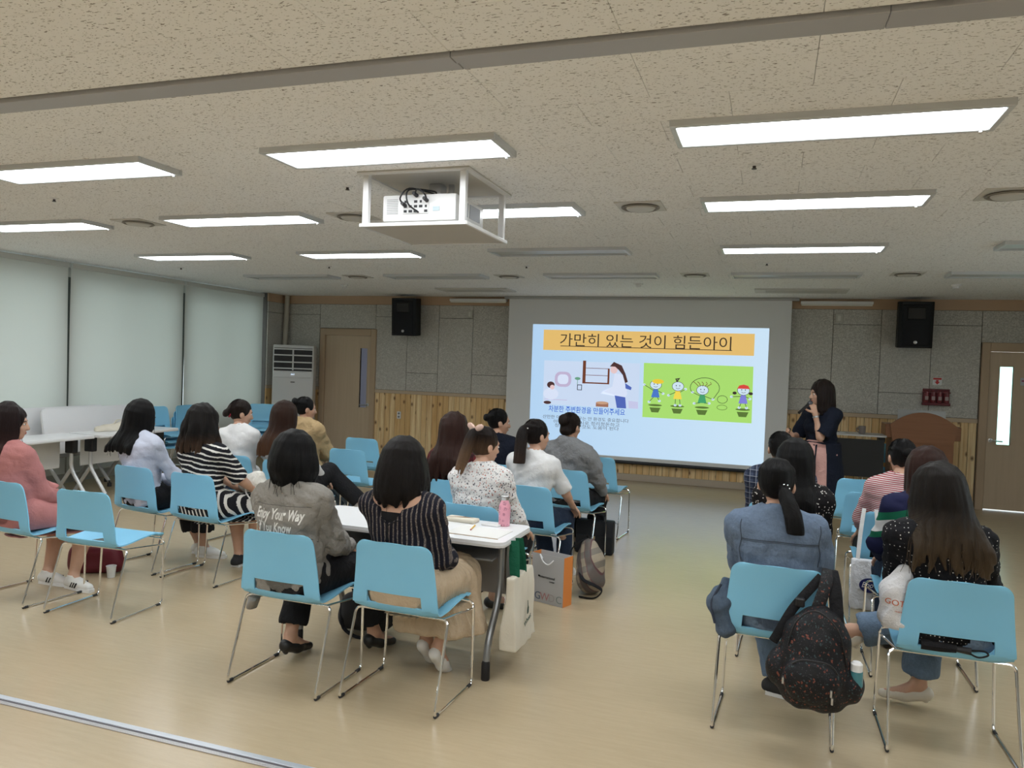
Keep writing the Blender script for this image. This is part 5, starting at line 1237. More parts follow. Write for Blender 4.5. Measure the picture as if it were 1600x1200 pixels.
line([(-1.075 + .0, 1.37)] + [(-.905 + .205 * math.cos(a), 1.44 + .145 * math.sin(a)) for a in [PI * (1.1 - 1.2 * i / 14) for i in range(15)]] + [(-.785, 1.28)], black, 'skipping_rope', .004)
line([(-.655 + .07 * math.cos(a), 1.285 + .055 * math.sin(a)) for a in [2 * PI * i / 16 for i in range(17)]], black, 'hoop', .0035); line([(-.655 + .07 * math.cos(a), 1.17 + .035 * math.sin(a)) for a in [2 * PI * i / 16 for i in range(17)]], dsh, 'hoop_reflection', .0035)
for x in (-.49, -.27): disc(x + .0, 1.385, .03, .022, E_('dk', 60, 50, 50), 'pigtail', .006, 8)

# ---------------- loudspeakers
spk = plain('speaker_black', (.009, .010, .013), .55, 0, .3); grl = NT('speaker_grille'); grl.bump(grl.noise(grl.coord(), 900, 1), .4, .001); grl_m = grl.fin((.010, .011, .015), .6, .2, .3)
def speaker(x, lab, yaw):
    s = empty('loudspeaker', (x, YB - .10, 2.085), yaw, lab, 'loudspeaker', 'wall loudspeakers')
    M = T((0, -.16, 0), rx=math.radians(4))
    MB().prism([(-.195, .16), (-.205, -.10), (-.17, -.135), (.17, -.135), (.205, -.10), (.195, .16)], 0, .60, M).build('cabinet', spk, s)
    MB().box(-.165, .165, -.150, -.134, .03, .56, M, bev=.008).build('grille', grl_m, s)
    MB().box(-.11, .11, -.157, -.148, .37, .53, M, bev=.01).build('horn_bezel', plain('horn', (.004, .004, .005), .4), s)
    MB().lathe([(.022, 0), (.022, .004), (.018, .006)], 16, M @ T((0, -.150, .075), rx=PI / 2)).build('badge', plain('badge', (.55, .55, .56), .3, .8), s)
    MB().box(-.05, .05, -.02, .10, .22, .40, bev=.004).build('wall_bracket', black_plastic, s)
    return s
speaker(-5.66, 'black wall loudspeaker left of the screen, above the pine planks', .12); speaker(1.745, 'black wall loudspeaker on the right, above the lectern', -.02)
# ---------------- air conditioner with pipe
ac = empty('air_conditioner', (-7.62, 11.10, 0), .42, 'white floor-standing air conditioner in the corner beside the left door', 'air conditioner')
acm = plain('ac_white', (.66, .66, .66), .4); dk = plain('ac_slot', (.008, .008, .010), .5)
MB().box(-.335, .335, -.17, .13, .02, 1.87, bev=.02, seg=2).build('cabinet', acm, ac)
MB().box(-.31, .31, -.178, -.165, 1.44, 1.82).build('outlet_recess', dk, ac, smooth=False)
for z in (1.48, 1.585, 1.70, 1.80):
    MB().box(-.31, .31, -.195, -.170, z - .011, z + .011, T((0, 0, 0)), bev=.003).build('louvre', acm, ac)
MB().box(-.012, .012, -.188, -.178, 1.45, 1.81).build('louvre_link', acm, ac, smooth=False)
pn = MB().box(-.31, .31, -.185, -.165, 1.33, 1.43, bev=.004).build('control_panel', plain('ac_panel', (.72, .73, .74), .3), ac)
text_mesh('26.5', .036, emit('ac_display', (.65, .78, 1.0), 1.4), pn, WM(0, -.1865, 1.372), 'display')
MB().box(-.035, .035, -.174, -.168, 1.245, 1.262, bev=.002).build('badge', plain('ac_badge', (.12, .12, .12), .4, .5), ac)
MB().box(-.33, .33, -.1725, -.168, .790, .794).build('panel_seam', plain('seam', (.35, .35, .35), .6), ac, smooth=False)
for i in range(6): MB().box(-.31, .31, -.176, -.168, .66 - i * .10, .672 - i * .10).build('intake_slot', dk, ac, smooth=False)
o = MB().tube(round_path([(-8.015, 11.40, ZC), (-8.03, 11.40, 2.3), (-8.02, 11.36, 1.80)], .2, 5), .042, 14).build('pipe_cover', plain('pipe_cream', (.50, .47, .40), .5)); tag(o, 'cream covered pipe running from the ceiling down behind the air conditioner', 'pipe')
# ---------------- wall boxes, outlets, ceiling battens
for (x, z, w, h, lab) in ((-4.62, 2.46, .085, .125, 'small beige switch box high on the wall left of the screen'), (.845, 2.475, .10, .13, 'small beige switch box high on the wall right of the screen'), (-5.98, 2.33, .07, .10, 'small beige box partly behind the left loudspeaker')):
    b = MB().box(-w / 2, w / 2, -.035, 0, -h / 2, h / 2, bev=.005).build('switch_box', plain('box_beige', (.52, .51, .46), .5), None, (x, YB - .024, z)); tag(b, lab, 'switch')
    MB().box(-w * .22, w * .22, -.041, -.033, -h * .3, h * .3, bev=.003).build('rocker', plain('rocker', (.66, .65, .6), .4), b)
for (x, z, lab) in ((-5.84, .77, 'white double wall socket on the pine planks'), (-7.50, .90, 'white wall socket between air conditioner and left door, upper'), (-7.48, .56, 'white wall socket between air conditioner and left door, lower')):
    b = MB().box(-.036, .036, -.010, 0, -.06, .06, bev=.004).build('wall_socket', white_plastic, None, (x, YB - .016, z)); tag(b, lab, 'socket')
    for zz in (-.027, .027): MB().lathe([(.018, 0), (.018, .002), (.014, .0015)], 14, T((0, -.010, zz), rx=PI / 2)).build('socket_face', plain('socket_grey', (.22, .22, .22), .5), b)
for x0, x1, lab in ((-4.95, -3.99, 'slim white light batten under the ceiling left of the screen'), (.34, 1.26, 'slim white light batten under the ceiling right of the screen')):
    b = empty('light_batten', ((x0 + x1) / 2, YB - .10, 2.64), 0, lab, 'light'); w = x1 - x0
    MB().box(-w / 2, w / 2, -.03, .066, .02, .06, bev=.004).build('batten_body', white_plastic, b); MB().tube([(-w / 2 + .01, 0, .012), (w / 2 - .01, 0, .012)], .014, 10).build('batten_tube', plain('batten_tube', (.75, .75, .70), .3), b)
# ---------------- emergency mask case and sign
ex = empty('mask_case', (2.075, YB - .024, 1.335), 0, 'dark red wall case with four clear emergency mask packs', 'case')
redm = plain('case_red', (.13, .008, .016), .4)
MB().box(-.16, .16, -.02, 0, 0, .22, bev=.004).build('back_plate', redm, ex); MB().box(-.165, .165, -.075, -.0, 0, .035, bev=.004).build('tray', redm, ex); MB().box(-.165, .165, -.07, 0, .165, .18, bev=.003).build('rail', redm, ex)
for i in range(4):
    pk_ = MB().lathe([(.028, 0), (.033, .02), (.033, .15), (.02, .165)], 14, T((-.118 + i * .079, -.038, .033))).build('mask_pack', plain('pack_red', (.22, .045, .055), .2), ex)
    MB().box(-.118 + i * .079 - .020, -.118 + i * .079 + .020, -.074, -.068, .07, .12, bev=.002).build('pack_label', plain('pack_label', (.42, .30, .30), .4), pk_)
sg = MB().box(-.055, .055, -.004, 0, -.05, .05, bev=.001).build('arrow_sign', white_plastic, None, (2.085, YB - .024, 1.655)); tag(sg, 'small white sign with a red band and downward arrow above the mask case', 'sign')
red2 = plain('sign_red', (.55, .03, .03), .5)
MB().box(-.05, .05, -.006, -.004, .022, .046).build('red_band', red2, sg, smooth=False); MB().prism([(-.014, .018), (.014, .018), (.014, -.006), (.032, -.006), (0, -.042), (-.032, -.006), (-.014, -.006)], .004, .006, T(rx=PI / 2)).build('arrow', red2, sg, smooth=False)
# ---------------- lectern
lw = NT('lectern_wood'); q = lw.coord(); g_ = lw.noise(lw.scale(q, (1.2, 20, 20)), 2, 4, .6); lectern_m = lw.fin(lw.mix(g_, srgb(128, 86, 60), srgb(150, 104, 74)), .4, 0, .4)
le = empty('lectern', (1.80, 10.75, 0), 0, 'brown wooden lectern with an arched front panel, between table and right door', 'lectern')
def face_panel(pts, y0, y1): return MB().prism(pts, y0, y1, T(rx=PI / 2))
arch = [(-.335, .885)] + [(.335, .885)] + [(.375, 1.10)] + [(.375 - .75 * t, 1.10 + .165 * (1 - (2 * t - 1) ** 2)) for t in [i / 12 for i in range(1, 12)]] + [(-.375, 1.10)]
face_panel([(-.36, .04), (.28, .04), (.36, .90), (-.36, .90)] if False else [(-.29, .05), (.29, .05), (.345, .92), (-.345, .92)], .10, .125).build('front_panel', lectern_m, le)
MB().prism(arch, .125, .155, T(rx=PI / 2)).build('arched_panel', lectern_m, le)
MB().box(-.36, .36, -.12, .34, .955, .985, bev=.004).build('shelf', lectern_m, le)
for s in (-1, 1):
    MB().prism([(-.11, .05), (.30, .05), (.34, 1.05), (-.11, .98)], -.012, .012, T((s * .335, 0, 0), rx=PI / 2, rz=PI / 2)).build('side_panel', lectern_m, le)
    MB().box(s * .365 - .055, s * .365 + .055, -.115, .30, .93, 1.10, bev=.006).build('side_ledge', lectern_m, le)
MB().box(-.36, .36, -.16, .32, 0, .06, bev=.006).build('plinth', lectern_m, le)
MB().box(-.27, .27, .02, .026, .98, 1.285).build('clear_screen', plain('clear_acrylic', (.55, .56, .56), .1), le, smooth=False)
# ---------------- speaker's table, chair behind it, mug and papers
st_ = empty('high_table', (.985, 10.72, 0), 0, 'white-topped high table with a black modesty panel beside the lectern', 'table')
HT = .955
MB().prism(rrect(.80, .46, .03, 4), HT - .02, HT).build('table_top', plain('grey_top', (.55, .55, .55), .35), st_); MB().box(-.38, .38, -.17, -.155, .42, HT - .06, bev=.003).build('modesty_panel', plain('modesty_black', (.014, .015, .016), .6), st_)
for s in (-1, 1):
    MB().box(s * .36 - .022, s * .36 + .022, -.03, .03, .05, HT - .02, bev=.004).build('leg', leg_m, st_); MB().box(s * .36 - .03, s * .36 + .03, -.21, .21, .02, .055, bev=.008).build('foot', leg_m, st_)
    MB().box(s * .36 - .035, s * .36 + .035, -.12, .12, HT - .085, HT - .02, bev=.006).build('bracket', black_plastic, st_)
chair(1.42, 11.10, 180, 'blue chair half hidden between the high table and the lectern', 'blue chairs set out in rows')
mg = empty('mug', (1.115, 10.66, HT), 0, 'grey-brown mug standing on the high table', 'mug'); mm = plain('mug_clay', (.20, .165, .15), .4)
MB().lathe([(.036, 0), (.040, .005), (.042, .10), (.038, .10), (.035, .012), (.001, .010)], 20, cap=False).lathe([(.001, 0), (.036, 0)], 20, cap=False).build('cup', mm, mg); MB().tube([(-.04 - .028 * math.sin(PI * i / 8), 0, .02 + .062 * i / 8) for i in range(9)], .006, 8).build('handle', mm, mg)
o = MB().box(-.11, .11, -.07, .07, 0, .006, bev=.001).build('paper_stack', white_matte, None, (.80, 10.68, HT), (0, 0, .3)); tag(o, 'loose papers lying on the high table', 'paper')
MB().tube([(-.05, -.01, .010), (.06, .02, .010)], .004, 6).build('pen', black_plastic, o)

# ================================================================ projector in its ceiling cage
pj = empty('projector_lift', (-1.945, 4.24, ZC), 0, 'white ceiling lift frame holding the projector', 'lift frame')
wf = plain('lift_white', (.78, .78, .78), .35)
MB().box(-.345, .345, -.36, .36, -.008, .004, bev=.003).build('ceiling_plate', plain('plate_cream', (.55, .53, .49), .3), pj)
for (a, b, c, d) in ((-.345, .345, -.36, -.325), (-.345, .345, .325, .36), (-.345, -.31, -.325, .325), (.31, .345, -.325, .325)): MB().box(a, b, c, d, -.016, -.008).build('plate_rim', wf, pj, smooth=False)
for sx in (-1, 1):
    for sy in (-1, 1): MB().box(sx * .300 - .018, sx * .300 + .018, sy * .315 - .018, sy * .315 + .018, -.30, -.008, bev=.003).build('post', wf, pj)
MB().box(-.325, .325, -.335, .335, -.306, -.298, bev=.002).build('bottom_plate', plain('bottom_cream', (.52, .49, .45), .3), pj)
for (a, b, c, d) in ((-.33, .33, -.342, -.325), (-.33, .33, .325, .342), (-.335, -.318, -.335, .335), (.318, .335, -.335, .335)): MB().box(a, b, c, d, -.312, -.292, bev=.002).build('bottom_rim', wf, pj)
MB().box(-.04, .04, -.04, .04, -.12, -.008, bev=.004).build('mount_column', steel, pj); MB().box(.07, .10, .0, .02, -.11, -.008).build('mount_strap', steel, pj, smooth=False)
pr_ = empty('projector', (-1.935, 4.21, ZC - .285), 0, 'white projector hanging in the ceiling frame, its cable side facing the room', 'projector')
MB().box(-.235, .225, -.235, .20, .012, .165, bev=.012, seg=2).build('housing', wf, pr_)
for sx in (-1, 1):
    for sy in (-1, 1): MB().lathe([(.015, 0), (.015, .014)], 10, T((sx * .18, sy * .17, 0))).build('foot', black_plastic, pr_)
bk = MB().box(-.10, .06, -.240, -.233, .055, .15).build('connector_panel', plain('conn_white', (.7, .7, .7), .4), pr_, smooth=False)
rg_ = random.Random(3)
for i in range(5):
    for j in range(3):
        if rg_.random() < .85: w = rg_.uniform(.006, .012); x = -.085 + i * .032; z = .068 + j * .027; MB().box(x - w, x + w, -.2425, -.239, z - .007, z + .007).build('port', black_plastic, bk, smooth=False)
for i in range(9): MB().box(-.205, -.135, -.2375, -.234, .055 + i * .010, .060 + i * .010).build('vent_slat', plain('vent_grey', (.45, .45, .46), .5), pr_, smooth=False)
for a, b in ((-.19, -.06), (-.03, .13)): MB().box(.2245, .2275, a, b, .06, .14).build('side_vent', plain('vent_mesh', (.30, .31, .34), .5), pr_, smooth=False)
MB().box(.085, .125, -.2385, -.234, .068, .092).build('sticker', plain('sticker_blue', (.45, .55, .60), .4), pr_, smooth=False)
MB().lathe([(.045, 0), (.05, .03), (.042, .035)], 18, T((.05, .20, .09), rx=-PI / 2)).build('lens', black_plastic, pr_)
for pts in ([(-.085, -.245, .10), (-.09, -.30, .13), (-.05, -.27, .19), (.01, -.10, .20), (0, -.03, .20)], [(.0, -.245, .06), (-.04, -.30, .10), (-.045, -.28, .18), (.02, -.10, .21), (.01, -.03, .21)], [(.05, -.245, .125), (.06, -.30, .15), (.0, -.27, .185), (-.06, -.18, .17), (-.12, -.10, .17)]):
    MB().tube(smooth_path(pts, 6), .005, 6).build('cable', black_plastic, pr_)
for x, z in ((-.085, .10), (.05, .125), (-.015, .155)): MB().tube([(x, -.243, z), (x, -.285, z + .006)], [.012, .010], 8).build('plug', black_plastic, pr_)
# ================================================================ bags and small things
def surf_tree(ob): return BVHTree.FromPolygons([v.co.copy() for v in ob.data.vertices], [tuple(p.vertices) for p in ob.data.polygons])
def on_back(tree, x, z, off=.002):
    h = tree.ray_cast(Vector((x, -1, z)), Vector((0, 1, 0)))
    return (h[0] + h[1] * off) if h[0] is not None else None
def stitch(tree, pts, mat, name, parent, r=.0016, off=.001):
    P = [on_back(tree, x, z, off) for x, z in pts]; P = [p for p in P if p is not None and p.y < -.05]
    if len(P) > 2: MB().tube(P, r, 5).build(name, mat, parent)
# lettering on the grey jacket
tr7 = surf_tree(jacket); letm = plain('letter_white', (.78, .77, .74), .7)
for body, x, z, sz, wd in (('Enjoy Your Way', -.01, .858, .070, .275), ('If You Know', -.03, .795, .066, .20)):
    o = text_mesh(body, sz, letm, jacket, T((x, 0, z), rx=PI / 2), 'back_lettering', extrude=.0, shear=.12, width=wd, bold=.002)
    bm = bmesh.new(); bm.from_mesh(o.data); bmesh.ops.triangulate(bm, faces=bm.faces[:])
    for v in bm.verts:
        p = on_back(tr7, v.co.x, v.co.z, .0035)
        v.co = p if p is not None else Vector((v.co.x, -.2, v.co.z))
    bm.to_mesh(o.data); bm.free()
seam = plain('seam_grey', (.12, .115, .11), .8)
stitch(tr7, [(x / 100, .925 + .0 * x) for x in range(-16, 17, 2)], seam, 'back_seam', jacket); stitch(tr7, [(x / 100, .755 + .01 * math.sin(x)) for x in range(-17, 18, 2)], seam, 'fold_seam', jacket, .002)
tr17 = surf_tree(shirt17); sd = plain('denim_seam', (.05, .065, .09), .9)
stitch(tr17, [(x / 100, .905 - .004 * abs(x) / 10) for x in range(-17, 18, 2)], sd, 'yoke_seam', shirt17, .0022); stitch(tr17, [(x / 100, .898 - .004 * abs(x) / 10) for x in range(-17, 18, 2)], sd, 'yoke_seam', shirt17, .0012)
for s in (-1, 1): stitch(tr17, [(s * (.172 + .004 * math.sin(i)), .985 - i * .018) for i in range(12)], sd, 'sleeve_seam', shirt17, .0018)
tr8 = surf_tree(blouse8)
for s in (-1, 1): MB().tube(smooth_path([on_back(tr8, s * .055 - .03, .905, .004) or (0, -.2, .9), Vector((-.03 + s * .012, -.225, .885)), Vector((-.03 - s * .004, -.232, .86)), Vector((-.03 + s * .01, -.230, .80))], 4), .0028, 6).build('tie_cord', black_cloth, p8)
# hair ornaments
def headp(J, x, y, z): return Vector(J['head'] + J['HR'] @ v3(x, y, z))
bowm = fabric('bow_satin', (.62, .43, .36), .2); c = headp(J11, 0, -.080, .100); R11 = Matrix([list(r) for r in J11['HR']])
b_ = MB().ball(c, .012, n=10, m=6).build('bow', bowm, p11)
for s in (-1, 1): MB().ball(c + R11 @ Vector((s * .048, -.012, .010)), (.048, .012, .021), n=12, m=8, rot=R11 @ Matrix.Rotation(s * -.25, 3, 'Y')).build('bow_loop', bowm, b_)
pearl = plain('pearl', (.75, .72, .68), .25)
for i in range(6): MB().ball(headp(J12, -.028 + i * .011, -.118 + .004 * abs(i - 2.5), .062 - i * .002), .006, n=8, m=6).build('bead', pearl, p12)
for i, a in enumerate((-.6, .2, 1.0, 1.8)): MB().ball(headp(J17, .055 + .020 * math.cos(a), -.108, -.010 + .022 * math.sin(a)), .0045, n=8, m=6).build('bead', chrome, p17)
MB().lathe([(.02, -.006), (.024, 0), (.02, .006)], 12, T(headp(J17, .055, -.108, -.010))).build('hair_tie', black_cloth, p17)
MB().tube([headp(J4, .026 * math.cos(a), -.095, -.022 + .026 * math.sin(a)) for a in [2 * PI * i / 12 for i in range(12)]], .006, 6, closed=True).build('hair_tie', plain('tie_red', (.35, .02, .04), .6), p4)
nb = J13['nb']; MB().tube([Vector(nb + v3(.062 * math.sin(a), -.004 - .056 * math.cos(a), .030 - .012 * math.cos(a))) for a in [2 * PI * i / 20 for i in range(20)]], .0022, 5, closed=True).build('necklace', plain('gold', (.75, .60, .35), .25, 1), p13)
# presenter: overskirt, belt, ties, watch; microphone and remote are held
G = Field((-.35, -.35, .3), (.35, .35, 1.15), .012)
G.path([(0, 0, .99), (0, -.01, .70), (0, -.01, .39)], [.198, .215, .228], .03); G.ripple(.006, 4, (16, 16, 5)); G.ell((-.03, .25, .62), (.175, .25, .80), .01, 'sub'); G.plane((0, 0, -1), -.335); G.plane((0, 0, 1), 1.02)
V, Fq = G.mesh(); field_object('wrap_overskirt', V, Fq, navy_cloth, pres)
MB().tube([(.148 * math.sin(a), .135 * math.cos(a) + .0, 1.005 + .004 * math.cos(a)) for a in [2 * PI * i / 24 for i in range(24)]], .016, 8, closed=True, flat=(.35, 1)).build('belt', navy_cloth, pres)
for k, (x0, l) in enumerate(((-.045, .40), (-.075, .52))): MB().tube(smooth_path([(x0, .150, 1.0), (x0 - .012, .178, .86), (x0 - .02, .182, .75), (x0 - .015, .19, 1.0 - l)], 4), .011, 6, flat=(1, .3), ref=(1, 0, 0)).build('belt_tie', navy_cloth, pres)
wl = Vector(JP['wrL']); el = Vector(JP['elL']); dw = (wl - el).normalized(); q = dw.to_track_quat('Z', 'Y').to_matrix().to_4x4()
MB().lathe([(.027, -.009), (.030, -.006), (.030, .006), (.027, .009)], 16, Matrix.Translation(wl - dw * .03) @ q, cap=False).build('watch_strap', steel, pres)
def pw_(p): return pres.matrix_basis @ Vector(p)
wh = JP['wrL'] + v3(.02, .02, .085); hd_ = JP['head']
mic0 = pw_(hd_ + v3(.0, .125, -.075)); mic1 = pw_(JP['wrL'] + v3(.055, .16, .01)); dm_ = (mic1 - mic0).normalized()
mc = empty('microphone', mic0, 0, 'black handheld microphone at the mouth of the standing person', 'microphone')
q = dm_.to_track_quat('Z', 'Y').to_matrix().to_4x4()
MB().lathe([(.004, 0), (.020, .008), (.025, .025), (.022, .045), (.016, .055)], 14, q).build('mic_head', plain('mic_mesh', (.10, .10, .11), .4, .6), mc); MB().lathe([(.017, .053), (.015, .10), (.012, .20), (.014, .21)], 14, q).build('mic_handle', black_plastic, mc)
r0 = pw_(JP['wrR'] + v3(-.01, .075, .02)); o = MB().box(-.012, .012, -.008, .008, -.04, .06, bev=.004).build('remote', black_plastic, None, r0, (.4, .3, 0)); tag(o, 'small black slide remote in the lowered hand of the standing person', 'remote'); MB().lathe([(.005, 0), (.005, .003)], 8, T((0, -.008, .03), rx=PI / 2)).build('button', grey_metal, o)

# ---- on the near table
ZT_ = .735
bt = empty('bottle', (-1.435, 4.20, ZT_), 0, 'pink bottle with a steel cap on the white table', 'bottle')
bd = NT('pink_bottle'); p = bd.coord(); vv = bd.vor(p, 30, 'Distance', .4); k = bd.m('MULTIPLY', bd.m('LESS_THAN', vv, .36), bd.m('GREATER_THAN', bd.noise(p, 260, 2), .52)); bottle_m = bd.fin(bd.mix(bd.m('MULTIPLY', k, .75), (.78, .36, .45), (.25, .06, .12)), .3)
MB().lathe([(.030, 0), (.033, .004), (.034, .10), (.033, .118), (.022, .145), (.019, .152)], 24).build('bottle_body', bottle_m, bt); MB().lathe([(.021, .150), (.023, .153), (.023, .172), (.020, .176)], 24).build('cap', steel, bt); MB().tube([(-.018, 0, .174), (-.010, 0, .186), (.010, 0, .186), (.018, 0, .174)], .003, 6).build('cap_loop', steel, bt)
canvas = NT('canvas_cream'); cp = canvas.coord(); canvas.bump(canvas.m('ADD', canvas.noise(cp, 22, 3), canvas.m('MULTIPLY', canvas.noise(cp, 300, 1), .3)), .35, .008); canvas_m = canvas.fin(canvas.mix(canvas.noise(cp, 6, 2), (.62, .57, .47), (.72, .68, .58)), .85, 0, .2)
def blob(name, loc, fn, mat, rz=0, lo=(-.3, -.3, -.05), hi=(.3, .3, .6), h=.008, label=None, cat=None, parent=None):
    G = Field(lo, hi, h); fn(G); V, F = G.mesh(); o = field_object(name, V, F, mat, parent); o.location = loc; o.rotation_euler = (0, 0, rz)
    if label: tag(o, label, cat)
    return o
def slabfn(cx, cy, cz, hx, hy, hz, r, rip=.006, seed=1):
    def f(G):
        X = np.abs(G.ax[0][:, None, None] - cx) - hx + r; Y = np.abs(G.ax[1][None, :, None] - cy) - hy + r; Z = np.abs(G.ax[2][None, None, :] - cz) - hz + r
        d = np.sqrt(np.maximum(X, 0) ** 2 + np.maximum(Y, 0) ** 2 + np.maximum(Z, 0) ** 2) + np.minimum(np.maximum(np.maximum(X, Y), Z), 0) - r
        G.D = np.minimum(G.D, d.astype(np.float32)); G.ripple(rip, seed, (18, 18, 18))
    return f
o = blob('pouch', (-1.70, 4.20, ZT_), slabfn(0, 0, .010, .10, .045, .012, .008, .003, 4), canvas_m, -.1, (-.15, -.1, -.02), (.15, .1, .06), .005, 'cream cloth pouch lying on the white table', 'pouch'); MB().tube([(-.09, -.03, .021), (.02, .01, .025), (.09, .03, .018)], .003, 6).build('zip', plain('zip_brown', (.22, .11, .06), .5), o)
nbk = empty('notebook', (-1.50, 3.97, ZT_), -.06, 'open white notebook lying flat on the table edge', 'notebook')
for s in (-1, 1): MB().prism([(0, -.11), (s * .155, -.11), (s * .155, .11), (0, .11)], .0, .004).build('page', white_matte, nbk, smooth=False)
MB().box(-.16, .16, -.114, -.110, 0, .003).build('cover_edge', plain('cover_tan', (.42, .30, .18), .6), nbk, smooth=False)
pc = empty('pencil', (-1.565, 4.04, ZT_ + .0085), 1.75, 'yellow pencil lying on the open notebook', 'pencil'); MB().tube([(-.06, 0, 0), (.05, 0, 0)], .0042, 6).build('barrel', plain('pencil_yellow', (.75, .45, .05), .4), pc); MB().tube([(.05, 0, 0), (.066, 0, 0)], [.0042, .0006], 6).build('tip', plain('pencil_wood', (.55, .38, .22), .7), pc); MB().tube([(-.072, 0, 0), (-.06, 0, 0)], .0042, 6).build('eraser', plain('eraser_pink', (.55, .2, .2), .7), pc)
o = MB().box(-.055, .055, -.018, .018, 0, .012, bev=.003).build('tissue_pack', white_plastic, None, (-1.50, 4.155, ZT_), (0, 0, -.1)); tag(o, 'small white packet beside the pink bottle', 'packet'); MB().box(-.03, .03, -.004, .004, .0118, .0126).build('flap', white_matte, o, smooth=False)
# ---- tote on the table end
def tote(name, loc, rz, w, hgt, mat, label, strap_m, strap_top, depth=.03, sx=(-.06, .06), seed=2, strap_fwd=0.0, sw=.014, sref=(1, 0, 0)):
    t = empty(name, loc, rz, label, 'bag')
    def f(G):
        G.D[:] = .2
        X = G.ax[0][:, None, None]; Y = G.ax[1][None, :, None]; Z = G.ax[2][None, None, :]; dd = depth * (1 - .75 * np.clip(Z / hgt, 0, 1)) + .014
        hw = w / 2 * (1 + .06 * (1 - Z / hgt)); ex = np.abs(X) - hw; ey = np.abs(Y) - dd; ez = np.abs(Z - hgt / 2) - hgt / 2
        d = np.maximum(np.maximum(ex, ey), ez); G.D = np.minimum(G.D, d.astype(np.float32)); G.ripple(.006, seed, (22, 10, 5)); G.plane((0, 0, 1), hgt)
    b = blob('bag_body', (0, 0, 0), f, mat, 0, (-w / 2 - .05, -.09, -.03), (w / 2 + .05, .09, hgt + .03), .007, parent=t)
    for side in (-1, 1):
        for x in sx: MB().tube(smooth_path([(x, side * .006, hgt - .006), (x, side * .006, hgt + .01), (x * .85, side * .008 + strap_fwd * .5, (hgt + strap_top) / 2), (x * .6, strap_fwd + side * .004, strap_top)], 4), sw, 6, flat=(1, .14), ref=sref).build('strap', strap_m, t)
    return t, b
green_s = fabric('green_webbing', (.012, .11, .06), .2)
t1, b1 = tote('tote_bag', (-1.252, 3.960, .165), PI / 2, .33, .385, canvas_m, 'cream tote bag with green straps hanging from the end of the white table', green_s, .560, .035, (-.09, .03), 5, .02, .022, (0, 1, 0))
darkgreen = plain('print_green', (.01, .05, .035), .7)
M_ = T((0, -.052, 0), rx=PI / 2); MB().prism([(.0, .205), (.012, .19), (.008, .165), (-.008, .16), (-.012, .18), (-.004, .20), (-.008, .235)], 0, .003, M_).build('leaf_print', darkgreen, b1, smooth=False); text_mesh('Wheat', .042, darkgreen, b1, T((0.0, -.054, .115), rx=PI / 2) @ Matrix.Rotation(.25, 4, 'Z'), 'print')
# ---- paper shopping bag
pb = empty('paper_bag', (-1.415, 5.225, 0), -.32, 'grey paper shopping bag with orange sides standing on the floor', 'bag'); gp = plain('paper_grey', (.50, .50, .50), .6); op = plain('paper_orange', (.72, .24, .05), .55)
W_, D_, H_ = .135, .055, .345
MB().box(-W_, W_, -D_, -D_ + .002, 0, H_).build('front_panel', gp, pb, smooth=False); MB().box(-W_, W_, D_ - .002, D_, 0, H_).build('back_panel', gp, pb, smooth=False)
for s in (-1, 1): MB().box(s * W_ - .001, s * W_ + .001, -D_, D_, 0, H_).build('side_panel', op, pb, smooth=False)
MB().box(-W_, W_, -D_, D_, .001, .004).build('bottom', gp, pb, smooth=False); MB().box(-W_ + .012, W_ - .012, -D_ + .008, D_ - .008, .10, .27).build('contents', plain('contents_purple', (.055, .05, .065), .8), pb, smooth=False)
MB().tube(smooth_path([(-.045, -D_ - .002, .315), (-.055, -D_ - .02, .345), (-.02, -D_ - .03, .30), (.02, -D_ - .025, .285), (.05, -D_ - .004, .315)], 6), .0045, 7).build('cord_handle', white_plastic, pb)
for i, (ch, col) in enumerate((('G', (.10, .13, .20)), ('W', (.45, .22, .22)), ('D', (.42, .40, .40)), ('C', (.26, .30, .29)))): text_mesh(ch, .075, plain('gw_%s' % ch, col, .7), pb, WM(-.078 + i * .060, -D_ - .0015, .022), 'big_letter')
text_mesh('international', .026, black_plastic, pb, WM(.0, -D_ - .0015, .178), 'printed_line', width=.125); MB().prism([(-.078, .182), (-.062, .182), (-.066, .194), (-.078, .194)], 0, .0015, T((0, -D_, 0), rx=PI / 2)).build('printed_mark', black_plastic, pb, smooth=False); text_mesh('center', .018, black_plastic, pb, WM(.04, -D_ - .0015, .155), 'printed_line')
# ---- plaid backpack
tp = NT('tan_plaid'); q_ = tp.sep(tp.coord()); a_ = tp.m('ADD', q_[0], tp.m('MULTIPLY', q_[2], .5)); b2 = tp.m('SUBTRACT', q_[2], tp.m('MULTIPLY', q_[0], .5))
s1 = tp.m('GREATER_THAN', tp.m('FRACT', tp.m('MULTIPLY', a_, 11)), .5); s2 = tp.m('GREATER_THAN', tp.m('FRACT', tp.m('MULTIPLY', b2, 9)), .55); s3 = tp.m('GREATER_THAN', tp.m('FRACT', tp.m('MULTIPLY', a_, 22)), .85)
cc = tp.mix(tp.m('MULTIPLY', s1, .8), (.32, .27, .20), (.065, .050, .055)); cc = tp.mix(tp.m('MULTIPLY', s2, .6), cc, (.10, .095, .09)); cc = tp.mix(tp.m('MULTIPLY', s3, .7), cc, (.10, .02, .03)); plaid_tan = tp.fin(cc, .7)
bp = empty('backpack', (-1.20, 5.55, 0), -.35, 'tan and brown plaid backpack slumped on the floor beside the paper bag', 'backpack')
def fbp(G): G.path([(.0, .0, .11), (-.02, .015, .24), (-.05, .03, .34)], [.105, .10, .06], .05); G.ell((.0, -.06, .13), (.085, .07, .11), .02); G.ripple(.006, 3, (20, 20, 20)); G.plane((0, 0, -1), -.004)
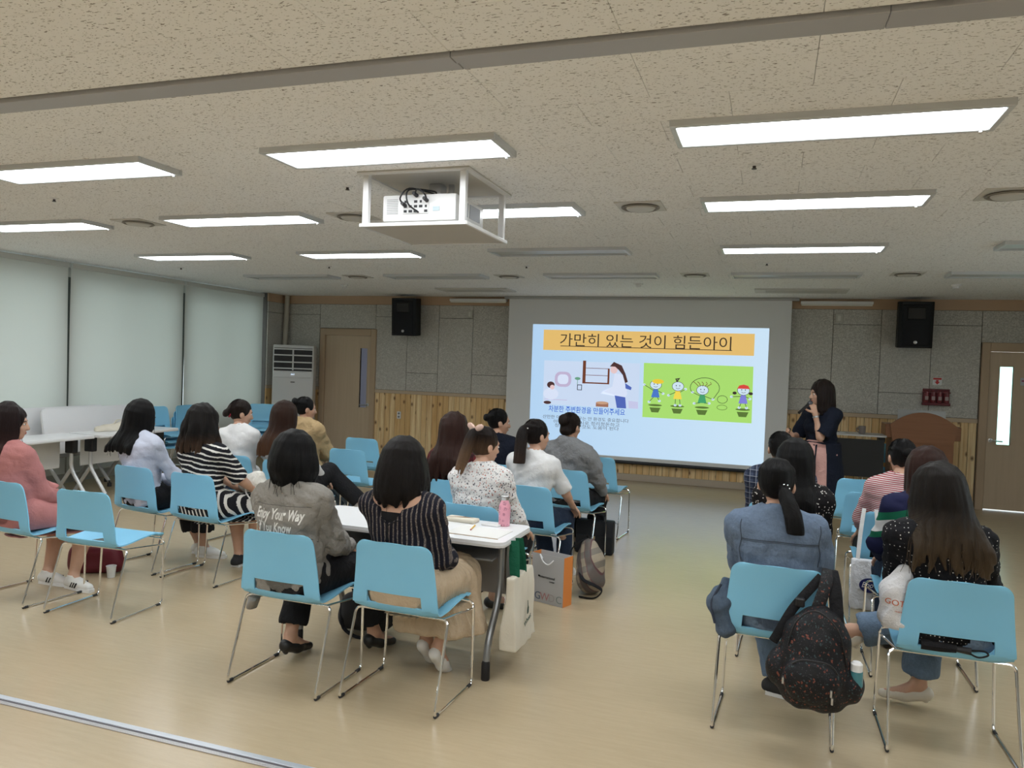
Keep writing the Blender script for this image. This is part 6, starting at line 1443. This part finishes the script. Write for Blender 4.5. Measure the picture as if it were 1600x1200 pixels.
blob('pack_body', (0, 0, 0), fbp, plaid_tan, 0, (-.25, -.2, -.02), (.2, .2, .5), .008, parent=bp)
for pts in ([(-.06, .02, .40), (-.15, -.04, .32), (-.16, -.08, .15), (-.11, -.10, .03)], [(-.05, -.08, .20), (.02, -.145, .14), (.10, -.10, .10), (.13, -.06, .06), (.10, -.11, .012), (.0, -.16, .012)]): MB().tube(smooth_path(pts, 5), .014, 6, flat=(1, .3)).build('strap', black_cloth, bp)
MB().tube(smooth_path([(-.07, .03, .39), (-.06, .02, .43), (-.03, .02, .39)], 5), .006, 6).build('grab_loop', black_cloth, bp)
# ---- black briefcase
bc = empty('briefcase', (-1.45, 6.80, 0), .02, 'black soft briefcase standing on the floor under the chairs', 'briefcase'); bkf = plain('briefcase_black', (.010, .012, .016), .55, 0, .3, (60, .2))
MB().box(-.17, .17, -.06, .06, 0, .30, bev=.015, seg=2).build('case_body', bkf, bc); MB().box(-.165, .165, -.072, -.058, .02, .17, bev=.006).build('front_pocket', bkf, bc); MB().box(-.012, .012, -.080, -.070, .135, .165, bev=.002).build('clasp', plain('brass', (.55, .45, .28), .3, 1), bc); MB().tube(smooth_path([(-.07, 0, .295), (-.06, 0, .345), (.06, 0, .345), (.07, 0, .295)], 5), .009, 8).build('handle', bkf, bc); MB().tube(smooth_path([(.165, 0, .285), (.19, -.01, .288), (.20, -.01, .27)], 4), .004, 6).build('strap_ring', steel, bc)
# ---- flowered backpack on chair S
fp = NT('dark_flower_print'); p = fp.coord(); w_ = fp.vm('ADD', p, fp.scale(fp.noise(p, 40, 2, .5, 1), (.03, .03, .03))); v1 = fp.vor(w_, 72, 'Distance'); vc = fp.sep(fp.vor(w_, 72, 'Color'))
cc = fp.mix(fp.m('MULTIPLY', fp.m('LESS_THAN', v1, .33), fp.m('GREATER_THAN', vc[0], .72)), (.008, .008, .010), (.17, .05, .032)); cc = fp.mix(fp.m('MULTIPLY', fp.m('LESS_THAN', v1, .30), fp.m('LESS_THAN', vc[0], .35)), cc, (.03, .055, .06)); cc = fp.mix(fp.m('MULTIPLY', fp.m('LESS_THAN', fp.vor(w_, 110, 'Distance'), .2), .6), cc, (.075, .075, .08)); fp.bump(fp.noise(p, 30, 4), .3, .008); flower_m = fp.fin(cc, .6, 0, .3)
fb = empty('backpack', (.225, 3.60, .225), -.04, 'black backpack with a dark flower print hanging on the right front chair', 'backpack')
def ffb(G):
    G.path([(-.04, -.04, .10), (.05, -.04, .10)], [.105, .105], .04); G.path([(-.02, -.02, .20), (.02, -.02, .20)], [.125, .125], .05); G.path([(-.02, -.01, .29), (.03, -.01, .30), (.02, .0, .37)], [.115, .105, .075], .05)
    G.ell((-.01, -.13, .15), (.115, .05, .095), .012); G.ell((.15, -.03, .12), (.055, .07, .075), .03); G.ell((-.15, -.03, .16), (.045, .06, .08), .03); G.ripple(.006, 9, (22, 22, 22))
pkb = blob('pack_body', (0, 0, 0), ffb, flower_m, 0, (-.28, -.25, -.05), (.28, .15, .52), .007, parent=fb)
MB().tube(smooth_path([(-.125, -.115, .15), (-.07, -.155, .235), (.0, -.165, .25), (.07, -.155, .235), (.115, -.115, .15)], 5), .004, 6).build('zip', black_plastic, pkb); MB().tube(smooth_path([(-.115, -.09, .22), (-.08, -.10, .38), (.0, -.09, .44), (.09, -.10, .37), (.13, -.09, .22)], 5), .004, 6).build('zip', black_plastic, pkb)
for x, z in ((.07, .13), (.075, .10), (-.12, .155)): MB().box(x - .004, x + .004, -.185, -.165, z - .014, z + .014, bev=.001).build('zip_pull', steel, pkb)
MB().tube(smooth_path([(-.0, .0, .40), (.035, .03, .52), (.045, .085, .577), (.05, .125, .565)], 5), .026, 6, flat=(1, .25), ref=(1, 0, 0)).build('strap', flower_m, fb); MB().tube(smooth_path([(.09, .0, .37), (.075, .04, .51), (.06, .09, .573), (.06, .13, .555)], 5), .028, 6, flat=(1, .25), ref=(1, 0, 0)).build('strap', black_cloth, fb)
MB().tube(smooth_path([(.02, .06, .555), (-.05, .02, .47), (-.10, -.0, .40), (-.155, -.02, .29), (-.17, -.02, .26)], 5), .020, 6, flat=(1, .25), ref=(1, 0, -.4)).build('strap', black_cloth, fb)
MB().box(-.085, -.045, -.015, .02, .425, .465, T((0, 0, 0)), bev=.006).build('strap_buckle', black_plastic, fb)
wb_ = empty('water_bottle', (.392, 3.535, .372), -.04, 'white-capped bottle in the side pocket of the flowered backpack', 'bottle'); MB().lathe([(.026, -.04), (.028, .0), (.026, .055)], 16).build('bottle_body', plain('bottle_teal', (.06, .22, .26), .2), wb_); MB().lathe([(.024, .055), (.024, .085), (.016, .094)], 16).build('cap', white_plastic, wb_)
# ---- denim jacket on the chair's left side
def fdj(G): G.path([(0, .02, .24), (-.02, .0, .14), (.0, -.02, .03)], [.035, .058, .045], .04); G.cone((.03, .02, .22), (.06, .03, .12), .03, .04, .03); G.ripple(.012, 12, (30, 30, 24))
o = blob('denim_jacket', (-.155, 3.775, .43), fdj, denim('dark_denim', (.075, .105, .15)), 0, (-.15, -.15, -.05), (.2, .15, .35), .007, 'rolled denim jacket hanging beside the chair of the denim-shirted person', 'jacket'); MB().tube(smooth_path([(-.03, -.03, .24), (-.07, -.045, .15), (-.05, -.06, .06)], 4), .006, 6).build('jacket_hem', denim('hem_denim', (.04, .05, .075)), o)
# ---- white plastic bag, umbrella on chair T
plm_ = NT('plastic_bag'); pq = plm_.coord(); plm_.bump(plm_.noise(pq, 26, 5, .75), .9, .02); plastic = plm_.fin((.80, .79, .80), .35, 0, .5)
def fpb(G): G.path([(0, 0, .06), (.01, .0, .16), (.05, .01, .25), (.085, .02, .29)], [.062, .062, .045, .016], .04); G.cone((.0, .0, .03), (.045, -.01, .02), .05, .055, .03); G.cone((.05, .01, .26), (.12, .0, .285), .03, .02, .02); G.ripple(.012, 15, (26, 26, 22)); G.plane((0, 0, -1), -.0)
pgo = blob('plastic_bag', (.568, 3.875, .535), fpb, plastic, 0, (-.15, -.15, -.03), (.25, .15, .4), .006, 'crumpled white plastic bag with orange lettering hanging beside the right front chair', 'bag')
trp = surf_tree(pgo); om = plain('print_orange', (.62, .13, .04), .5)
for body, sz, z, x in (('GOTO', .036, .115, .012), ('market', .014, .085, .02)):
    o = text_mesh(body, sz, om, pgo, T((x, 0, z), rx=PI / 2) @ Matrix.Rotation(-.12, 4, 'Z'), 'printed_word', extrude=0)
    for v in o.data.vertices:
        p = on_back(trp, v.co.x, v.co.z, .003); v.co = p if p is not None else Vector((v.co.x, -.05, v.co.z))
um = empty('umbrella', (.80, 3.815, .492), -.06, 'folded black umbrella lying across the slot of the right front chair', 'umbrella'); MB().tube([(-.12, 0, 0), (-.04, .005, .002), (.02, 0, 0)], [.024, .027, .018], 10).build('canopy_roll', black_cloth, um); MB().tube([(.02, 0, 0), (.075, 0, -.002)], [.014, .017], 10).build('handle', black_plastic, um); MB().tube(smooth_path([(.07, 0, 0), (.12, -.02, .012), (.135, -.03, .0), (.10, -.03, -.015), (.07, -.01, -.01)], 5), .004, 6).build('wrist_loop', black_cloth, um)
# ---- white tote on chair V
wt = fabric('white_tote', (.66, .67, .70), .3)
t2, b2_ = tote('tote_bag', (.655, 5.435, .175), .02, .215, .32, wt, 'white tote bag with a dark blue oval emblem hanging on a chair back', white_cot, .640, .022, (-.075, .045), 6, .052, .012)
ov = MB().prism([(.062 * math.cos(2 * PI * i / 28), .047 * math.sin(2 * PI * i / 28)) for i in range(28)], 0, .003, T((-.005, -.040, .16), rx=PI / 2)).build('oval_emblem', plain('emblem_navy', (.006, .010, .10), .5), b2_); text_mesh('Boots', .050, white_plastic, b2_, T((-.005, -.0435, .147), rx=PI / 2), 'emblem_lettering', shear=.35, width=.10)
# ---- left floor: red bag, cup, phone; bag on lap; cream bag on table; black bag under the table
def frb(G): G.path([(-.13, 0, .06), (.13, 0, .06)], [.075, .075], .03); G.path([(-.12, 0, .15), (.12, 0, .15)], [.07, .06], .05); G.ripple(.007, 2, (14, 14, 14)); G.plane((0, 0, -1), -.003)
o = blob('handbag', (-4.76, 4.46, 0), frb, plain('burgundy', (.13, .012, .022), .5, 0, .4, (40, .2)), .42, (-.26, -.14, -.02), (.26, .14, .28), .008, 'dark red handbag on the floor behind the striped sneakers', 'bag'); MB().tube(smooth_path([(-.09, 0, .20), (-.06, -.03, .25), (.05, -.03, .25), (.09, 0, .19)], 5), .008, 8).build('handle', plain('burgundy', (.13, .012, .022)), o); MB().ball((0, 0, .215), (.06, .03, .03)).build('blue_scarf', plain('scarf_blue', (.10, .30, .45), .7), o)
cu = empty('paper_cup', (-4.55, 4.40, 0), 0, 'small white paper cup on the floor beside the red bag', 'cup'); MB().lathe([(.001, .004), (.024, .004), (.026, 0), (.034, .082), (.032, .082), (.024, .006)], 18, cap=False).build('cup_wall', white_matte, cu); MB().tube([(.0345 * math.cos(2 * PI * i / 20), .0345 * math.sin(2 * PI * i / 20), .083) for i in range(20)], .0022, 6, closed=True).build('rim', white_plastic, cu)
ph = MB().box(-.036, .036, -.072, .072, 0, .008, bev=.003).build('phone', black_plastic, None, (-4.0, 3.79, .4475), (0, 0, 1.2)); tag(ph, 'black phone lying on the empty chair', 'phone'); MB().box(-.032, .032, -.066, .066, .0078, .0086).build('phone_screen', plain('phone_glass', (.01, .01, .012), .1), ph, smooth=False)
def flb(G): G.ell((0, 0, .07), (.10, .075, .075), .02); G.ell((.05, .03, .12), (.05, .05, .05), .03); G.ripple(.010, 21, (22, 22, 22))
o = blob('handbag', (-3.80, 5.00, .60), flb, fabric('soft_white', (.68, .66, .60), .35), .3, (-.18, -.16, -.05), (.2, .16, .25), .007, 'soft white handbag held on the lap over the striped dress', 'bag'); MB().tube(smooth_path([(-.02, -.07, .11), (.0, -.10, .02), (.05, -.09, -.03), (.09, -.05, .05)], 5), .006, 6).build('strap', white_matte, o)
def fcb(G): G.path([(-.16, 0, .015), (.12, .02, .03), (.17, .02, .035)], [.05, .065, .045], .05); G.cone((-.20, -.05, .01), (-.10, .0, .02), .02, .04, .04); G.ripple(.009, 22, (16, 16, 16)); G.plane((0, 0, -1), -.0)
o = blob('cloth_bag', (-7.24, 6.98, .735), fcb, canvas_m, 1.2, (-.28, -.15, -.02), (.28, .16, .16), .008, 'cream cloth bag lying on the wheeled table', 'bag'); MB().tube(smooth_path([(.0, -.02, .085), (.04, -.01, .125), (.10, .02, .12), (.12, .03, .085)], 5), .008, 6).build('strap', canvas_m, o)
def fbb(G): G.path([(-.10, 0, .10), (.10, 0, .10)], [.085, .085], .03); G.path([(-.10, 0, .18), (.10, 0, .18)], [.06, .06], .03); G.ripple(.006, 5, (16, 16, 16)); G.plane((0, 0, -1), -.003)
o = blob('shoulder_bag', (-2.29, 4.16, 0), fbb, blk_can, .1, (-.25, -.14, -.02), (.25, .14, .3), .009, 'black shoulder bag on the floor under the white table', 'bag'); MB().tube(smooth_path([(-.15, -.03, .18), (-.10, -.11, .05), (.05, -.12, .012), (.14, -.06, .14)], 5), .011, 6, flat=(1, .35)).build('strap', black_cloth, o)
